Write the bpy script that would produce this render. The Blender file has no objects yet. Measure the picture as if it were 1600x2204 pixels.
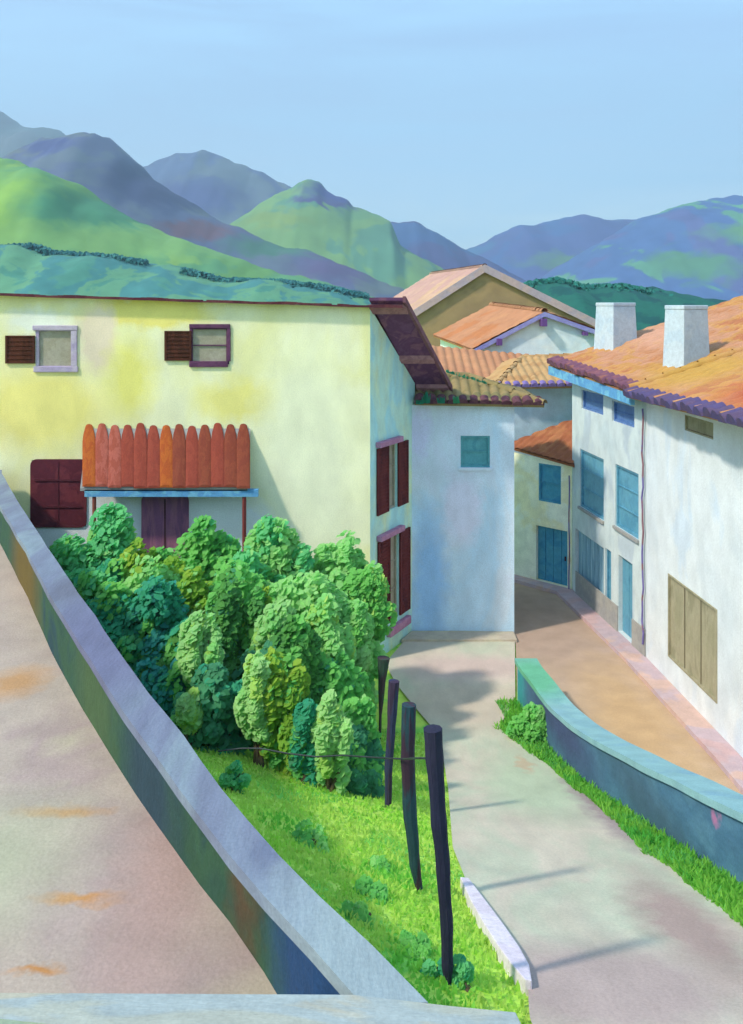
import bpy, bmesh, math, random
import numpy as np
from mathutils import Vector, noise
random.seed(7); rng = np.random.default_rng(7)
F_PX, CX, HY, E = 2000.0, 800.0, 650.0, 8.2      # focal length in photo pixels, principal column, horizon row, eye height
S = bpy.context.scene
COL = S.collection

def V(*a): return Vector(a)
def P(px, py, d): return V((px-CX)/F_PX*d, d, E+(HY-py)/F_PX*d)
def lerp(a, b, t): return a+(b-a)*t
def interp(x, pts):
    if x <= pts[0][0]: return pts[0][1]
    for (a, b), (c, d) in zip(pts, pts[1:]):
        if x <= c: return b+(d-b)*(x-a)/(c-a)
    return pts[-1][1]

# ------------------------------------------------------------------ objects
def tag(o, label=None, cat=None, group=None, kind=None):
    if label: o['label'] = label
    if cat: o['category'] = cat
    if group: o['group'] = group
    if kind: o['kind'] = kind
    return o
def thing(name, label, cat, loc, group=None):
    o = bpy.data.objects.new(name, None); COL.objects.link(o)
    o.location = loc; o.empty_display_size = .2
    return tag(o, label, cat, group)
def wloc(o):
    v = Vector((0, 0, 0))
    while o: v = v+Vector(o.location); o = o.parent
    return v
def obj(name, bm, mats, parent=None, loc=None, smooth=False):
    """bm holds world coordinates; linked as one mesh object"""
    me = bpy.data.meshes.new(name)
    if isinstance(bm, bpy.types.Mesh): me = bm
    else:
        bmesh.ops.recalc_face_normals(bm, faces=bm.faces) if getattr(bm, 'recalc', True) and len(bm.faces) < 60000 and not smooth == 'keep' else None
        bm.to_mesh(me); bm.free()
    o = bpy.data.objects.new(name, me); COL.objects.link(o)
    base = wloc(parent) if parent else Vector(loc or (0, 0, 0))
    me.transform(__import__('mathutils').Matrix.Translation(-base))
    if parent: o.parent = parent
    else: o.location = base
    for m in (mats if isinstance(mats, (list, tuple)) else [mats]): me.materials.append(m)
    if smooth:
        me.polygons.foreach_set('use_smooth', [True]*len(me.polygons))
    return o
def struct(name, bm, m, label=None, smooth=False):
    o = obj(name, bm, m, smooth=smooth); o['kind'] = 'structure'
    if label: o['label'] = label
    return o
def B(): return bmesh.new()
def face(bm, pts, mi=0):
    f = bm.faces.new([bm.verts.new(p) for p in pts]); f.material_index = mi; return f
def hexa(bm, lo, hi, jit=0):
    """lo, hi: four corners each"""
    a = [bm.verts.new(p) for p in lo]; b = [bm.verts.new(p) for p in hi]
    bm.faces.new(a[::-1]); bm.faces.new(b)
    for i in range(4): bm.faces.new((a[i], a[(i+1) % 4], b[(i+1) % 4], b[i]))
def prism(bm, poly, z0, z1):
    n = len(poly)
    a = [bm.verts.new((p[0], p[1], z0 if not callable(z0) else z0(p[0], p[1]))) for p in poly]
    b = [bm.verts.new((p[0], p[1], z1 if not callable(z1) else z1(p[0], p[1]))) for p in poly]
    bm.faces.new(a[::-1]); bm.faces.new(b)
    for i in range(n): bm.faces.new((a[i], a[(i+1) % n], b[(i+1) % n], b[i]))
def bevel(bm, w, seg=2):
    bmesh.ops.bevel(bm, geom=list(bm.edges), offset=w, segments=seg, affect='EDGES', profile=.6)
def tube(bm, pts, rad, n=8, cap=True):
    rings = []
    for i, p in enumerate(pts):
        r = rad[i] if isinstance(rad, (list, tuple)) else rad
        d = (pts[min(i+1, len(pts)-1)]-pts[max(i-1, 0)]).normalized()
        a = d.cross(V(0, 1, 0) if abs(d.y) < .9 else V(1, 0, 0)).normalized(); b = d.cross(a)
        rings.append([bm.verts.new(p+(a*math.cos(k*2*math.pi/n)+b*math.sin(k*2*math.pi/n))*r) for k in range(n)])
    for r0, r1 in zip(rings, rings[1:]):
        for k in range(n): bm.faces.new((r0[k], r0[(k+1) % n], r1[(k+1) % n], r1[k]))
    if cap: bm.faces.new(rings[0][::-1]); bm.faces.new(rings[-1])

class Wall:
    """vertical wall plane from A to B (left to right as seen from the street)"""
    def __init__(s, A, Bp):
        s.A = V(A[0], A[1], 0); d = V(Bp[0], Bp[1], 0)-s.A; s.L = d.length; s.u = d/s.L; s.n = V(s.u.y, -s.u.x, 0)
    def pt(s, a, z, o=0): p = s.A+s.u*a+s.n*o; return V(p.x, p.y, z)
    def uv(s, px, py):
        r = V((px-CX)/F_PX, 1, 0); t = s.A.dot(s.n)/r.dot(s.n)
        return (r*t-s.A).dot(s.u), E+(HY-py)/F_PX*t
    def rect(s, pl, pr, tl, tr, bl, br):
        a, zt = s.uv(pl, tl); b, zt2 = s.uv(pr, tr); zb = s.uv(pl, bl)[1]; zb2 = s.uv(pr, br)[1]
        return a, b, (zb+zb2)/2, (zt+zt2)/2
    def box(s, bm, s0, s1, z0, z1, o0, o1):
        c = [s.pt(s0, z0, o0), s.pt(s1, z0, o0), s.pt(s1, z0, o1), s.pt(s0, z0, o1)]
        d = [p+V(0, 0, z1-z0) for p in c]; hexa(bm, c, d)
    def sheet(s, bm, s0, s1, z0, z1, holes=(), depth=.16, o=0, ztop=None):
        """front face with real openings and their reveals"""
        ss = sorted({s0, s1, *[h[0] for h in holes], *[h[1] for h in holes]}); zz = sorted({z0, z1, *[h[2] for h in holes], *[h[3] for h in holes]})
        ss = [x for x in ss if s0 <= x <= s1]; zz = [x for x in zz if z0 <= x <= z1]
        zl = zz[-1]
        def zf(a, z): return z if (ztop is None or z != zl) else ztop(a)
        for a, b in zip(ss, ss[1:]):
            for c, d in zip(zz, zz[1:]):
                m, k = (a+b)/2, (c+d)/2
                if any(h[0] < m < h[1] and h[2] < k < h[3] for h in holes): continue
                face(bm, [s.pt(a, c, o), s.pt(b, c, o), s.pt(b, zf(b, d), o), s.pt(a, zf(a, d), o)])
        for h in holes:
            a, b, c, d = h[:4]; q = [(a, c), (b, c), (b, d), (a, d)]
            for i in range(4):
                p, r = q[i], q[(i+1) % 4]
                face(bm, [s.pt(p[0], p[1], o), s.pt(r[0], r[1], o), s.pt(r[0], r[1], o-depth), s.pt(p[0], p[1], o-depth)])

# ------------------------------------------------------------------ materials
def lin(c): return tuple(((x/255)/12.92 if x/255 <= .04045 else ((x/255+.055)/1.055)**2.4) for x in c)+(1,)
def mat(name, base, tones=(), scale=1.0, stretch=(1, 1, 1), patches=(), rough=.85, bump=.25, bscale=30, soft=.06, k=1.0, streak=None, pk=.45):
    """plaster / stone / ground colour: tones mixed by noise, plus stains with a place of their own"""
    m = bpy.data.materials.new(name); m.use_nodes = True; nt = m.node_tree; N = nt.nodes; Lk = nt.links
    bs = N['Principled BSDF']; bs.inputs['Roughness'].default_value = rough
    try: bs.inputs['Specular IOR Level'].default_value = .25
    except Exception: pass
    def cc(c): c = lin(c); return (c[0]*k, c[1]*k, c[2]*k, 1)
    geo = N.new('ShaderNodeNewGeometry')
    mp = N.new('ShaderNodeMapping'); mp.inputs['Scale'].default_value = stretch; Lk.new(geo.outputs['Position'], mp.inputs['Vector'])
    n1 = N.new('ShaderNodeTexNoise'); n1.inputs['Scale'].default_value = scale; n1.inputs['Detail'].default_value = 5; n1.inputs['Roughness'].default_value = .55
    n1.inputs['Distortion'].default_value = .6; Lk.new(mp.outputs[0], n1.inputs['Vector'])
    cols = [base]+list(tones); ramp = N.new('ShaderNodeValToRGB'); e = ramp.color_ramp.elements
    nn = len(cols)
    if nn == 1: e[0].color = e[1].color = cc(base)
    else:
        lo, hi = .3, .7; e[0].position = lo; e[0].color = cc(cols[0]); e[1].position = hi; e[1].color = cc(cols[-1])
        for i in range(nn):
            w = (hi-lo)/nn
            for j, off in enumerate((.5-.5+soft/ w*0, 1)):
                pos = lo+w*(i+off)+(soft/2 if j == 0 else -soft/2)
                if (i == 0 and j == 0) or (i == nn-1 and j == 1): continue
                q = e.new(min(max(pos, 0.01), .99)); q.color = cc(cols[i])
    Lk.new(n1.outputs['Fac'], ramp.inputs['Fac']); cur = ramp.outputs[0]
    # fine brushy value change
    n2 = N.new('ShaderNodeTexNoise'); n2.inputs['Scale'].default_value = scale*5; n2.inputs['Detail'].default_value = 6; Lk.new(mp.outputs[0], n2.inputs['Vector'])
    mr = N.new('ShaderNodeMapRange'); mr.inputs[1].default_value = .3; mr.inputs[2].default_value = .7; mr.inputs[3].default_value = .9; mr.inputs[4].default_value = 1.08
    Lk.new(n2.outputs['Fac'], mr.inputs[0])
    if patches:
        nd = N.new('ShaderNodeTexNoise'); nd.inputs['Scale'].default_value = 1.7/pk; nd.inputs['Detail'].default_value = 4; Lk.new(geo.outputs['Position'], nd.inputs['Vector'])
        sb = N.new('ShaderNodeVectorMath'); sb.operation = 'SUBTRACT'; Lk.new(nd.outputs['Color'], sb.inputs[0]); sb.inputs[1].default_value = (.5, .5, .5)
        sc = N.new('ShaderNodeVectorMath'); sc.operation = 'SCALE'; sc.inputs[3].default_value = pk; Lk.new(sb.outputs[0], sc.inputs[0])
        ad = N.new('ShaderNodeVectorMath'); ad.operation = 'ADD'; Lk.new(geo.outputs['Position'], ad.inputs[0]); Lk.new(sc.outputs[0], ad.inputs[1])
        for (pc, ctr, half, sf) in patches:
            a = N.new('ShaderNodeVectorMath'); a.operation = 'SUBTRACT'; Lk.new(ad.outputs[0], a.inputs[0]); a.inputs[1].default_value = ctr
            b = N.new('ShaderNodeVectorMath'); b.operation = 'DIVIDE'; Lk.new(a.outputs[0], b.inputs[0]); b.inputs[1].default_value = half
            l = N.new('ShaderNodeVectorMath'); l.operation = 'LENGTH'; Lk.new(b.outputs[0], l.inputs[0])
            r = N.new('ShaderNodeMapRange'); r.inputs[1].default_value = 1-sf; r.inputs[2].default_value = 1+sf; r.inputs[3].default_value = 1; r.inputs[4].default_value = 0
            Lk.new(l.outputs['Value'], r.inputs[0])
            mx = N.new('ShaderNodeMix'); mx.data_type = 'RGBA'; Lk.new(r.outputs[0], mx.inputs[0]); Lk.new(cur, mx.inputs[6]); mx.inputs[7].default_value = cc(pc)
            cur = mx.outputs[2]
    grain = mr.outputs[0]
    if bump:
        n4 = N.new('ShaderNodeTexNoise'); n4.inputs['Scale'].default_value = 38; n4.inputs['Detail'].default_value = 3; n4.inputs['Roughness'].default_value = .7; Lk.new(geo.outputs['Position'], n4.inputs['Vector'])
        m4 = N.new('ShaderNodeMapRange'); m4.inputs[1].default_value = .32; m4.inputs[2].default_value = .68; m4.inputs[3].default_value = .9; m4.inputs[4].default_value = 1.09; Lk.new(n4.outputs['Fac'], m4.inputs[0])
        m5 = N.new('ShaderNodeMath'); m5.operation = 'MULTIPLY'; Lk.new(mr.outputs[0], m5.inputs[0]); Lk.new(m4.outputs[0], m5.inputs[1]); grain = m5.outputs[0]
    mu = N.new('ShaderNodeVectorMath'); mu.operation = 'SCALE'; Lk.new(cur, mu.inputs[0]); Lk.new(grain, mu.inputs[3])
    Lk.new(mu.outputs[0], bs.inputs['Base Color'])
    if bump:
        n3 = N.new('ShaderNodeTexNoise'); n3.inputs['Scale'].default_value = bscale; n3.inputs['Detail'].default_value = 4; Lk.new(mp.outputs[0], n3.inputs['Vector'])
        bp = N.new('ShaderNodeBump'); bp.inputs['Strength'].default_value = bump; bp.inputs['Distance'].default_value = .02 if bscale > 1 else .5
        Lk.new(n3.outputs['Fac'], bp.inputs['Height']); Lk.new(bp.outputs[0], bs.inputs['Normal'])
    return m
def leafmat(name, c, c2=None, tr=.55, scale=1.3):
    m = mat(name, c, (c2 or tuple(min(255, x*1.12) for x in c),), scale=scale, bump=0, rough=.7)
    nt = m.node_tree; bs = nt.nodes['Principled BSDF']; out = nt.nodes['Material Output']
    t = nt.nodes.new('ShaderNodeBsdfTranslucent'); mix = nt.nodes.new('ShaderNodeMixShader'); mix.inputs[0].default_value = tr
    nt.links.new(bs.inputs['Base Color'].links[0].from_socket, t.inputs['Color'])
    nt.links.new(bs.outputs[0], mix.inputs[1]); nt.links.new(t.outputs[0], mix.inputs[2]); nt.links.new(mix.outputs[0], out.inputs['Surface'])
    return m
def boxp(px0, px1, py0, py1, d, dy=1.5):
    a, b = P(px0, py1, d), P(px1, py0, d)
    return tuple((a+b)/2), (abs(b.x-a.x)/2, dy, abs(b.z-a.z)/2)
def wpatch(c, px0, px1, py0, py1, d, sf=.25, dy=1.5):
    ctr, h = boxp(px0, px1, py0, py1, d, dy); return (c, ctr, h, sf)

# ------------------------------------------------------------------ ground
GP = [(-30, 4.3), (0, 4.05), (4, 3.68), (7, 2.98), (9.2, 2.22), (12.5, 1.2), (14.8, .52), (16.5, .14), (18.3, .02), (20, 0), (4000, 0)]
def G(y):   # smoothed
    return sum(interp(y+o, GP) for o in (-.8, -.4, 0, .4, .8))/5
WY0 = 19.1
def xw(y): return 3.17+.0952*(WY0-y)
def ghit(px, py):
    d = 5.0
    while d < 60 and E+(HY-py)/F_PX*d > G(d): d += .02
    return d, (px-CX)/F_PX*d
EL_ = [(3, 1.2)]+sorted(ghit(*q) for q in ((950, 1590), (965, 1700), (975, 1830), (1003, 1900), (1075, 2010), (1136, 2120), (1140, 2200)))+[(19.8, .55), (21, .3), (23, 1.0)]
def edgeL(y): return interp(y, EL_)
def plane_pts(pts, z): return sorted(((z*F_PX/(b-HY)), (a-CX)/F_PX*(z*F_PX/(b-HY))) for a, b in pts)
OUTP = [(4.8, .45)]+plane_pts(((0, 1010), (33, 1071), (76, 1137), (137, 1230), (191, 1306), (235, 1372), (295, 1459), (350, 1525), (404, 1600), (470, 1683), (525, 1760), (607, 1852), (683, 1929), (765, 2005), (860, 2085), (950, 2160)), 3.75)
INP = [(4.8, .1)]+plane_pts(((0, 1071), (55, 1180), (109, 1284), (164, 1372), (219, 1460), (273, 1546), (335, 1625), (393, 1705), (445, 1781), (505, 1858), (560, 1923), (628, 1994), (699, 2065), (758, 2126)), 3.75)
INP = [p for p in INP if p[0] < 17.5]+[(20.8, -8.8)]
BASEP = [(4.8, -.1)]+plane_pts(((49, 1284), (109, 1404), (180, 1524), (262, 1656), (328, 1765), (410, 1874), (475, 1967), (546, 2045), (602, 2126)), 4.5)+[(20.8, -8.8)]
def outx(y): return sum(interp(y+o, OUTP) for o in (-.3, 0, .3))/3           # outer line of the slanting parapet
def lawn(x, y):
    z = G(y); e = edgeL(y)
    if x < e and y < 19:
        k = min(1, (19-y)/5)
        z += k*min(1.5, .27*max(0, e-.1-x))
        z += k*.05*noise.noise(V(x*1.4, y*1.4, 0))*min(1, (e-x)*2)
    if x < outx(y)-.3: z = min(z, lerp(z, 1.5, min(1, (outx(y)-.3-x)*3)))
    return z
def ground_z(x, y): return lawn(x, y) if x < xw(y) or y > WY0 else 0.0

def build_ground():
    bm = B()
    ys = [-2200, -600, -150, -40, -10, 0]+[i*.4+.4 for i in range(62)]+[26, 28, 32, 40, 60, 100, 200, 500, 1100, 2300]
    offs = [-2300, -900, -300, -100, -40, -20, -14, -11]+[-9.6+i*.4 for i in range(24)]+[-.04, .04, .5, 1, 2, 4, 7, 12, 30, 100, 400, 1000, 2300]
    grid = []
    for y in ys:
        row = []
        for o in offs:
            yy = min(max(y, -40), 40); x = xw(yy)+o
            z = lawn(x, y) if o < 0 else (0.0 if y < WY0 else lawn(x, y))
            if o < -20: z = lerp(z, min(z, 0), min(1, (-o-20)/300))
            row.append(bm.verts.new((x, y, z-.02)))
        grid.append(row)
    for a, b in zip(grid, grid[1:]):
        for i in range(len(offs)-1): bm.faces.new((a[i], a[i+1], b[i+1], b[i]))
    m = mat('ground_grass', (176, 224, 78), ((194, 228, 96), (136, 208, 84)), scale=.9, bscale=14, k=.95)
    return struct('ground', bm, m, smooth=True)
build_ground()

def strip(name, fl, fr, y0, y1, m, zf, lift, n=60, cols=10, label=None, arrs=None):
    bm = B(); rows = []
    for i in range(n+1):
        y = lerp(y0, y1, i/n); a, b = fl(y), fr(y)
        rows.append([bm.verts.new((lerp(a, b, j/cols), y, zf(lerp(a, b, j/cols), y)+lift)) for j in range(cols+1)])
    for a, b in zip(rows, rows[1:]):
        for j in range(cols): bm.faces.new((a[j], a[j+1], b[j+1], b[j]))
    return struct(name, bm, m, label)

def rpatch(c, px0, py0, hx, hy, sf=.4):
    # a stain on the sloping road, centred under photo point (px0,py0)
    d = 6.0
    while d < 40 and E+(HY-py0)/F_PX*d > G(d): d += .02
    return (c, ((px0-CX)/F_PX*d, d, G(d)), (hx, hy, 1.0), sf)
road_m = mat('road_beige', (208, 198, 176), ((198, 198, 174), (212, 198, 178), (202, 190, 172)), scale=.55, stretch=(1, .5, 1), bscale=22, soft=.1,
    patches=[rpatch((190, 168, 160), 1300, 2130, 1.1, .9), rpatch((190, 198, 168), 1150, 1700, .7, 2.2), rpatch((170, 150, 148), 1290, 1740, .22, 3.0, .5),
             rpatch((180, 155, 145), 1480, 2000, .35, 1.6, .5), rpatch((204, 186, 166), 1010, 1520, 1.2, 1.3), rpatch((210, 186, 174), 1010, 1440, 1.6, .7), rpatch((200, 180, 150), 1130, 1650, .1, .5)], k=.9)
RR_ = [(3, 3.9)]+sorted(ghit(*q) for q in ((1075, 1570), (1180, 1645), (1285, 1730), (1390, 1832), (1490, 1905), (1600, 1995)))+[(19.05, 2.9), (19.2, 2.97), (23.2, 3.58)]
def roadR(y): return interp(y, RR_)
strip('road', edgeL, roadR, 3.0, 22.35, road_m, lambda x, y: G(y), .03, n=160, label='beige road dropping between the grass bank and blue wall to the blue-shaded house')
street_m = mat('street_sand', (212, 182, 154), ((212, 180, 144), (210, 182, 162)), scale=.4, bscale=20, soft=.12, k=.78,
    patches=[((196, 166, 146), (4.2, 23.5, 0), (1.6, 3.5, 1), .5), ((216, 178, 134), (5.1, 18.0, 0), (.7, 2.6, 1), .6)])
ROW = [(9, 7.0), (16.6, 6.62), (21.2, 6.27), (26.2, 5.66), (27.9, 4.15), (28.0, 4.1)]
def rowx(y): return interp(y, ROW)
strip('street', lambda y: xw(y)-.1 if y < WY0 else interp(y, [(19.1, 3.0), (22.9, 3.55), (23, 3.45), (30, 3.4)]), lambda y: rowx(y)-.02 if y < 27.9 else 4.2, 6, 34, street_m, lambda x, y: 0, .004, n=60,
      label='sandy street running beside the row of white houses')
def sidewalk(name, polyline, w, z, m, label):
    bm = B()
    for (a, b) in zip(polyline, polyline[1:]):
        A, Bq = V(*a, 0), V(*b, 0); u = (Bq-A).normalized(); n = V(-u.y, u.x, 0)
    inner = [V(*p, 0) for p in polyline]; outer = []
    for i, p in enumerate(inner):
        d = (inner[min(i+1, len(inner)-1)]-inner[max(i-1, 0)]).normalized(); outer.append(p+V(-d.y, d.x, 0)*w)
    lo = [bm.verts.new((p.x, p.y, z)) for p in inner]; hi = [bm.verts.new((p.x, p.y, z)) for p in outer]; dn = [bm.verts.new((p.x, p.y, -.02)) for p in outer]
    for i in range(len(inner)-1):
        bm.faces.new((lo[i], lo[i+1], hi[i+1], hi[i])); bm.faces.new((hi[i], hi[i+1], dn[i+1], dn[i]))
    bm.faces.new((lo[0], hi[0], dn[0])); bm.faces.new((lo[-1], hi[-1], dn[-1]))
    return struct(name, bm, m, label)
pink_m = mat('sidewalk_pink', (206, 172, 170), ((200, 176, 180), (214, 180, 166)), scale=.8, k=.9)
cream_m = mat('sidewalk_cream', (205, 190, 165), ((196, 180, 160),), scale=1.2, k=.9)
sidewalk('sidewalk', [(7.0, 9), (6.62, 16.6), (6.27, 21.2), (5.66, 26.2), (4.2, 27.85)], .5, .1, pink_m, 'pinkish raised pavement along the white houses')
sidewalk('sidewalk', [(3.50, 22.92), (1.05, 22.92)][::1], -.0, .08, cream_m, None) if False else None
bm = B(); prism(bm, [(.72, 22.35), (3.5, 22.35), (3.5, 22.95), (1.0, 22.95)], -.05, .08); struct('sidewalk', bm, cream_m, 'cream step of pavement at the foot of the blue-shaded house')

# ------------------------------------------------------------------ tiles and roofs
def tile_plane(bm, poly, eave, w=.24, amp=.05, row=.38, mi=0, under=True, thick=.05):
    """barrel-tile sheet filling a planar polygon; eave = (point, point) sets which way the tiles run"""
    a, b = eave; u = (b-a).normalized()
    nrm = V(0, 0, 0)
    for i in range(len(poly)):
        p, q = poly[i], poly[(i+1) % len(poly)]; nrm += p.cross(q)
    nrm.normalize()
    if nrm.z < 0: nrm = -nrm
    u = (u-nrm*u.dot(nrm)).normalized(); v = nrm.cross(u)
    c = sum(poly, V(0, 0, 0))/len(poly)
    if v.dot(c-a) < 0: v = -v
    us = [(p-a).dot(u) for p in poly]; vs = [(p-a).dot(v) for p in poly]
    u0, u1, v0, v1 = min(us), max(us), min(vs), max(vs)
    nu = max(8, int((u1-u0)/w*6)); nv = max(2, int((v1-v0)/row)*3)
    t = bmesh.new(); rows = []
    for j in range(nv+1):
        vv = lerp(v0, v1, j/nv); fr = (vv-v0)/row % 1
        r = []
        for i in range(nu+1):
            uu = lerp(u0, u1, i/nu); ph = (uu-u0)/w*math.pi
            wob = .25*noise.noise(V(math.floor((uu-u0)/w)*3.3, math.floor((vv-v0)/row)*5.1, 1))
            h = amp*(abs(math.sin(ph))**.7*1.5)*(1+wob)+.035*(1-fr)
            r.append(t.verts.new(a+u*uu+v*(vv+.0)+nrm*h))
        rows.append(r)
    for x, y in zip(rows, rows[1:]):
        for i in range(nu): t.faces.new((x[i], x[i+1], y[i+1], y[i]))
    ctr = c
    for i in range(len(poly)):
        p, q = poly[i], poly[(i+1) % len(poly)]; pn = (q-p).cross(nrm)
        if pn.length < 1e-6: continue
        pn.normalize()
        if pn.dot(ctr-p) > 0: pn = -pn
        bmesh.ops.bisect_plane(t, geom=t.verts[:]+t.edges[:]+t.faces[:], plane_co=p, plane_no=pn, clear_outer=True, dist=1e-5)
    t.verts.index_update(); vm = [bm.verts.new(vv.co) for vv in t.verts]
    for f in t.faces:
        nf = bm.faces.new([vm[q.index] for q in f.verts]); nf.material_index = mi; nf.smooth = True
    t.free()
    if under:
        top = [p+nrm*.012 for p in poly]; bot = [p-nrm*thick for p in poly]
        vb = [bm.verts.new(p) for p in bot]; vt = [bm.verts.new(p) for p in top]
        bm.faces.new(vb); bm.faces.new(vt)
        for i in range(len(poly)): bm.faces.new((vb[i], vb[(i+1) % len(poly)], vt[(i+1) % len(poly)], vt[i]))
def eave_tiles(bm, a, b, down, w=.24, r=.085, ln=.28, up=.03):
    """row of rounded barrel-tile ends along an eave; down = direction towards the drop"""
    n = max(2, int((b-a).length/w)); u = (b-a)/n; uu = u.normalized(); nn = uu.cross(down).normalized()
    if nn.z < 0: nn = -nn
    for i in range(n):
        c = a+u*(i+.5)+nn*up; k = 8; rr = r*random.uniform(.9, 1.12); l2 = random.uniform(-.03, .05)
        p0 = [c+uu*math.cos(math.pi*j/k)*rr*1.25+nn*math.sin(math.pi*j/k)*rr*1.15-down*ln for j in range(k+1)]
        p1 = [c+uu*math.cos(math.pi*j/k)*rr*1.35+nn*math.sin(math.pi*j/k)*rr*1.2+down*(.05+l2) for j in range(k+1)]
        A = [bm.verts.new(q) for q in p0]; Bv = [bm.verts.new(q) for q in p1]
        for j in range(k):
            f = bm.faces.new((A[j], A[j+1], Bv[j+1], Bv[j])); f.smooth = True
        bm.faces.new(Bv)
def ridge_cap(parent, a, b, m, r=.09):
    bm = B(); n = max(2, int((b-a).length/.42)); u = (b-a)/n; s_ = V(u.y, -u.x, 0).normalized(); K = 7
    for i in range(n):
        p, q = a+u*(i-.06), a+u*(i+1.03); rr = r*random.uniform(.95, 1.08)
        A = [bm.verts.new(p+s_*math.cos(math.pi*j/K)*rr*1.12+V(0, 0, math.sin(math.pi*j/K)*rr*1.1+.05)) for j in range(K+1)]
        Bv = [bm.verts.new(q+s_*math.cos(math.pi*j/K)*rr*.92+V(0, 0, math.sin(math.pi*j/K)*rr*.9+.04)) for j in range(K+1)]
        for j in range(K): bm.faces.new((A[j], A[j+1], Bv[j+1], Bv[j])).smooth = True
    return obj('ridge_tiles', bm, m, parent)
tile_orange = mat('tile_orange', (206, 142, 98), ((212, 154, 118), (214, 156, 92), (200, 130, 88)), scale=.8, bscale=25, k=.74,
    patches=[((226, 170, 140), (8.2, 26, 6.9), (1.1, 1.6, 1), .5), ((210, 162, 80), (7.3, 20.5, 6.6), (1.3, 1.8, 1), .5), ((200, 104, 66), (6.9, 15.8, 6.3), (.8, 1.5, 1), .5)])
tile_pink = mat('tile_pink', (214, 172, 152), ((208, 164, 150), (220, 180, 146)), scale=.3, k=.76, bscale=10)
tile_apricot = mat('tile_apricot', (212, 152, 108), ((204, 144, 104), (204, 132, 84)), scale=.35, k=.76, bscale=12)
tile_tan = mat('tile_tan', (196, 152, 96), ((200, 160, 108), (186, 140, 90)), scale=.8, k=.85)
tile_olive = mat('tile_olive', (150, 132, 84), ((160, 138, 92), (136, 126, 82)), scale=1.2, k=.8)
tile_brown = mat('tile_brown', (184, 116, 76), ((176, 106, 72), (192, 126, 84)), scale=1, k=.8)
tile_edge = mat('tile_edge_purple', (92, 54, 66), ((110, 70, 78), (78, 46, 62)), scale=4, k=.9)
tile_lilac = mat('tile_edge_lilac', (128, 112, 168), ((116, 98, 150),), scale=4)
wood_dark = mat('wood_maroon', (116, 76, 110), ((104, 64, 98), (128, 84, 108)), scale=3, stretch=(1, 1, .3))
wood_beam = mat('wood_beam', (72, 34, 36), ((88, 44, 42),), scale=3)
shut_m = mat('shutter_maroon', (96, 36, 38), ((110, 46, 44), (84, 32, 36)), scale=3, stretch=(1, 1, .3), k=.95)
brown_sh = mat('shutter_brown', (72, 36, 22), ((86, 44, 28),), scale=4, stretch=(1, 1, .4))
pane_grey = mat('pane_grey', (160, 152, 132), ((168, 160, 142),), scale=2, rough=.35)
lilac_m = mat('surround_lilac', (182, 164, 186), ((190, 176, 192), (172, 156, 184)), scale=2)
purple_m = mat('surround_purple', (104, 62, 92), ((92, 54, 84),), scale=3)
teal_win = mat('pane_teal', (84, 152, 160), ((92, 160, 168), (78, 146, 158)), scale=2, rough=.4)
blue_win = mat('pane_blue', (92, 152, 178), ((100, 160, 182), (86, 146, 172)), scale=2, rough=.4)
deep_blue = mat('pane_deep_blue', (92, 126, 176), ((82, 116, 170),), scale=3, rough=.4)
door_blue = mat('door_blue', (72, 150, 182), ((80, 156, 184), (66, 142, 178)), scale=2, rough=.5)
pale_blue = mat('shutter_pale_blue', (146, 184, 200), ((128, 168, 188), (160, 196, 208)), scale=2.2, stretch=(3, 3, .2))
fascia_m = mat('fascia_blue', (110, 172, 206), ((96, 156, 200), (120, 182, 208)), scale=2)
olive_m = mat('shutter_olive', (158, 152, 122), ((166, 158, 130), (150, 144, 116)), scale=2, stretch=(1, 1, .4))
pinkstone = mat('lintel_pink', (176, 122, 150), ((184, 134, 160),), scale=4)
pipe_m = mat('pipe_brown', (140, 100, 110), ((116, 104, 160),), scale=1.5)
grey_plinth = mat('plinth_grey', (166, 162, 154), ((158, 156, 152),), scale=1.5)
white_m = mat('plaster_white', (222, 228, 230), ((228, 232, 232), (216, 226, 234)), scale=.5, k=.96, bump=.35,
              stretch=(1, 1, .6))
greyhouse_m = mat('plaster_grey_white', (204, 216, 216), ((212, 222, 220), (196, 208, 214)), scale=.7, k=.95, bump=.3, stretch=(1, 1, .6))
creamwall_m = mat('plaster_cream', (248, 246, 216), ((246, 240, 200), (248, 248, 226)), scale=.8, k=1.0)
shadeblue_m = mat('plaster_shade_blue_grey', (188, 212, 228), ((194, 216, 230), (182, 206, 224)), scale=.8, k=.95)  # blue-grey shade on this wall is put into its base colour
bluewall_shade_m = mat('plaster_blue_shade', (206, 228, 246), ((198, 226, 246), (214, 228, 240), (218, 226, 242)), scale=.55, stretch=(1, 1, .5), k=1.0, bump=.3, soft=.1,  # whitish front; its blue shade is painted into the plaster
    patches=[wpatch((166, 208, 250), 890, 960, 1120, 1380, 23, .5), wpatch((226, 226, 244), 955, 1035, 1020, 1170, 23, .3), wpatch((212, 212, 240), 880, 925, 870, 990, 23, .4)])
ochre_gable = mat('plaster_ochre_shade', (168, 138, 104), ((176, 144, 106), (160, 134, 100)), scale=.3, k=.85)  # ochre wall browned: its shade is part of the colour
whitegable_m = mat('plaster_white_gable', (226, 232, 232), ((214, 226, 232),), scale=.6)
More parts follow.
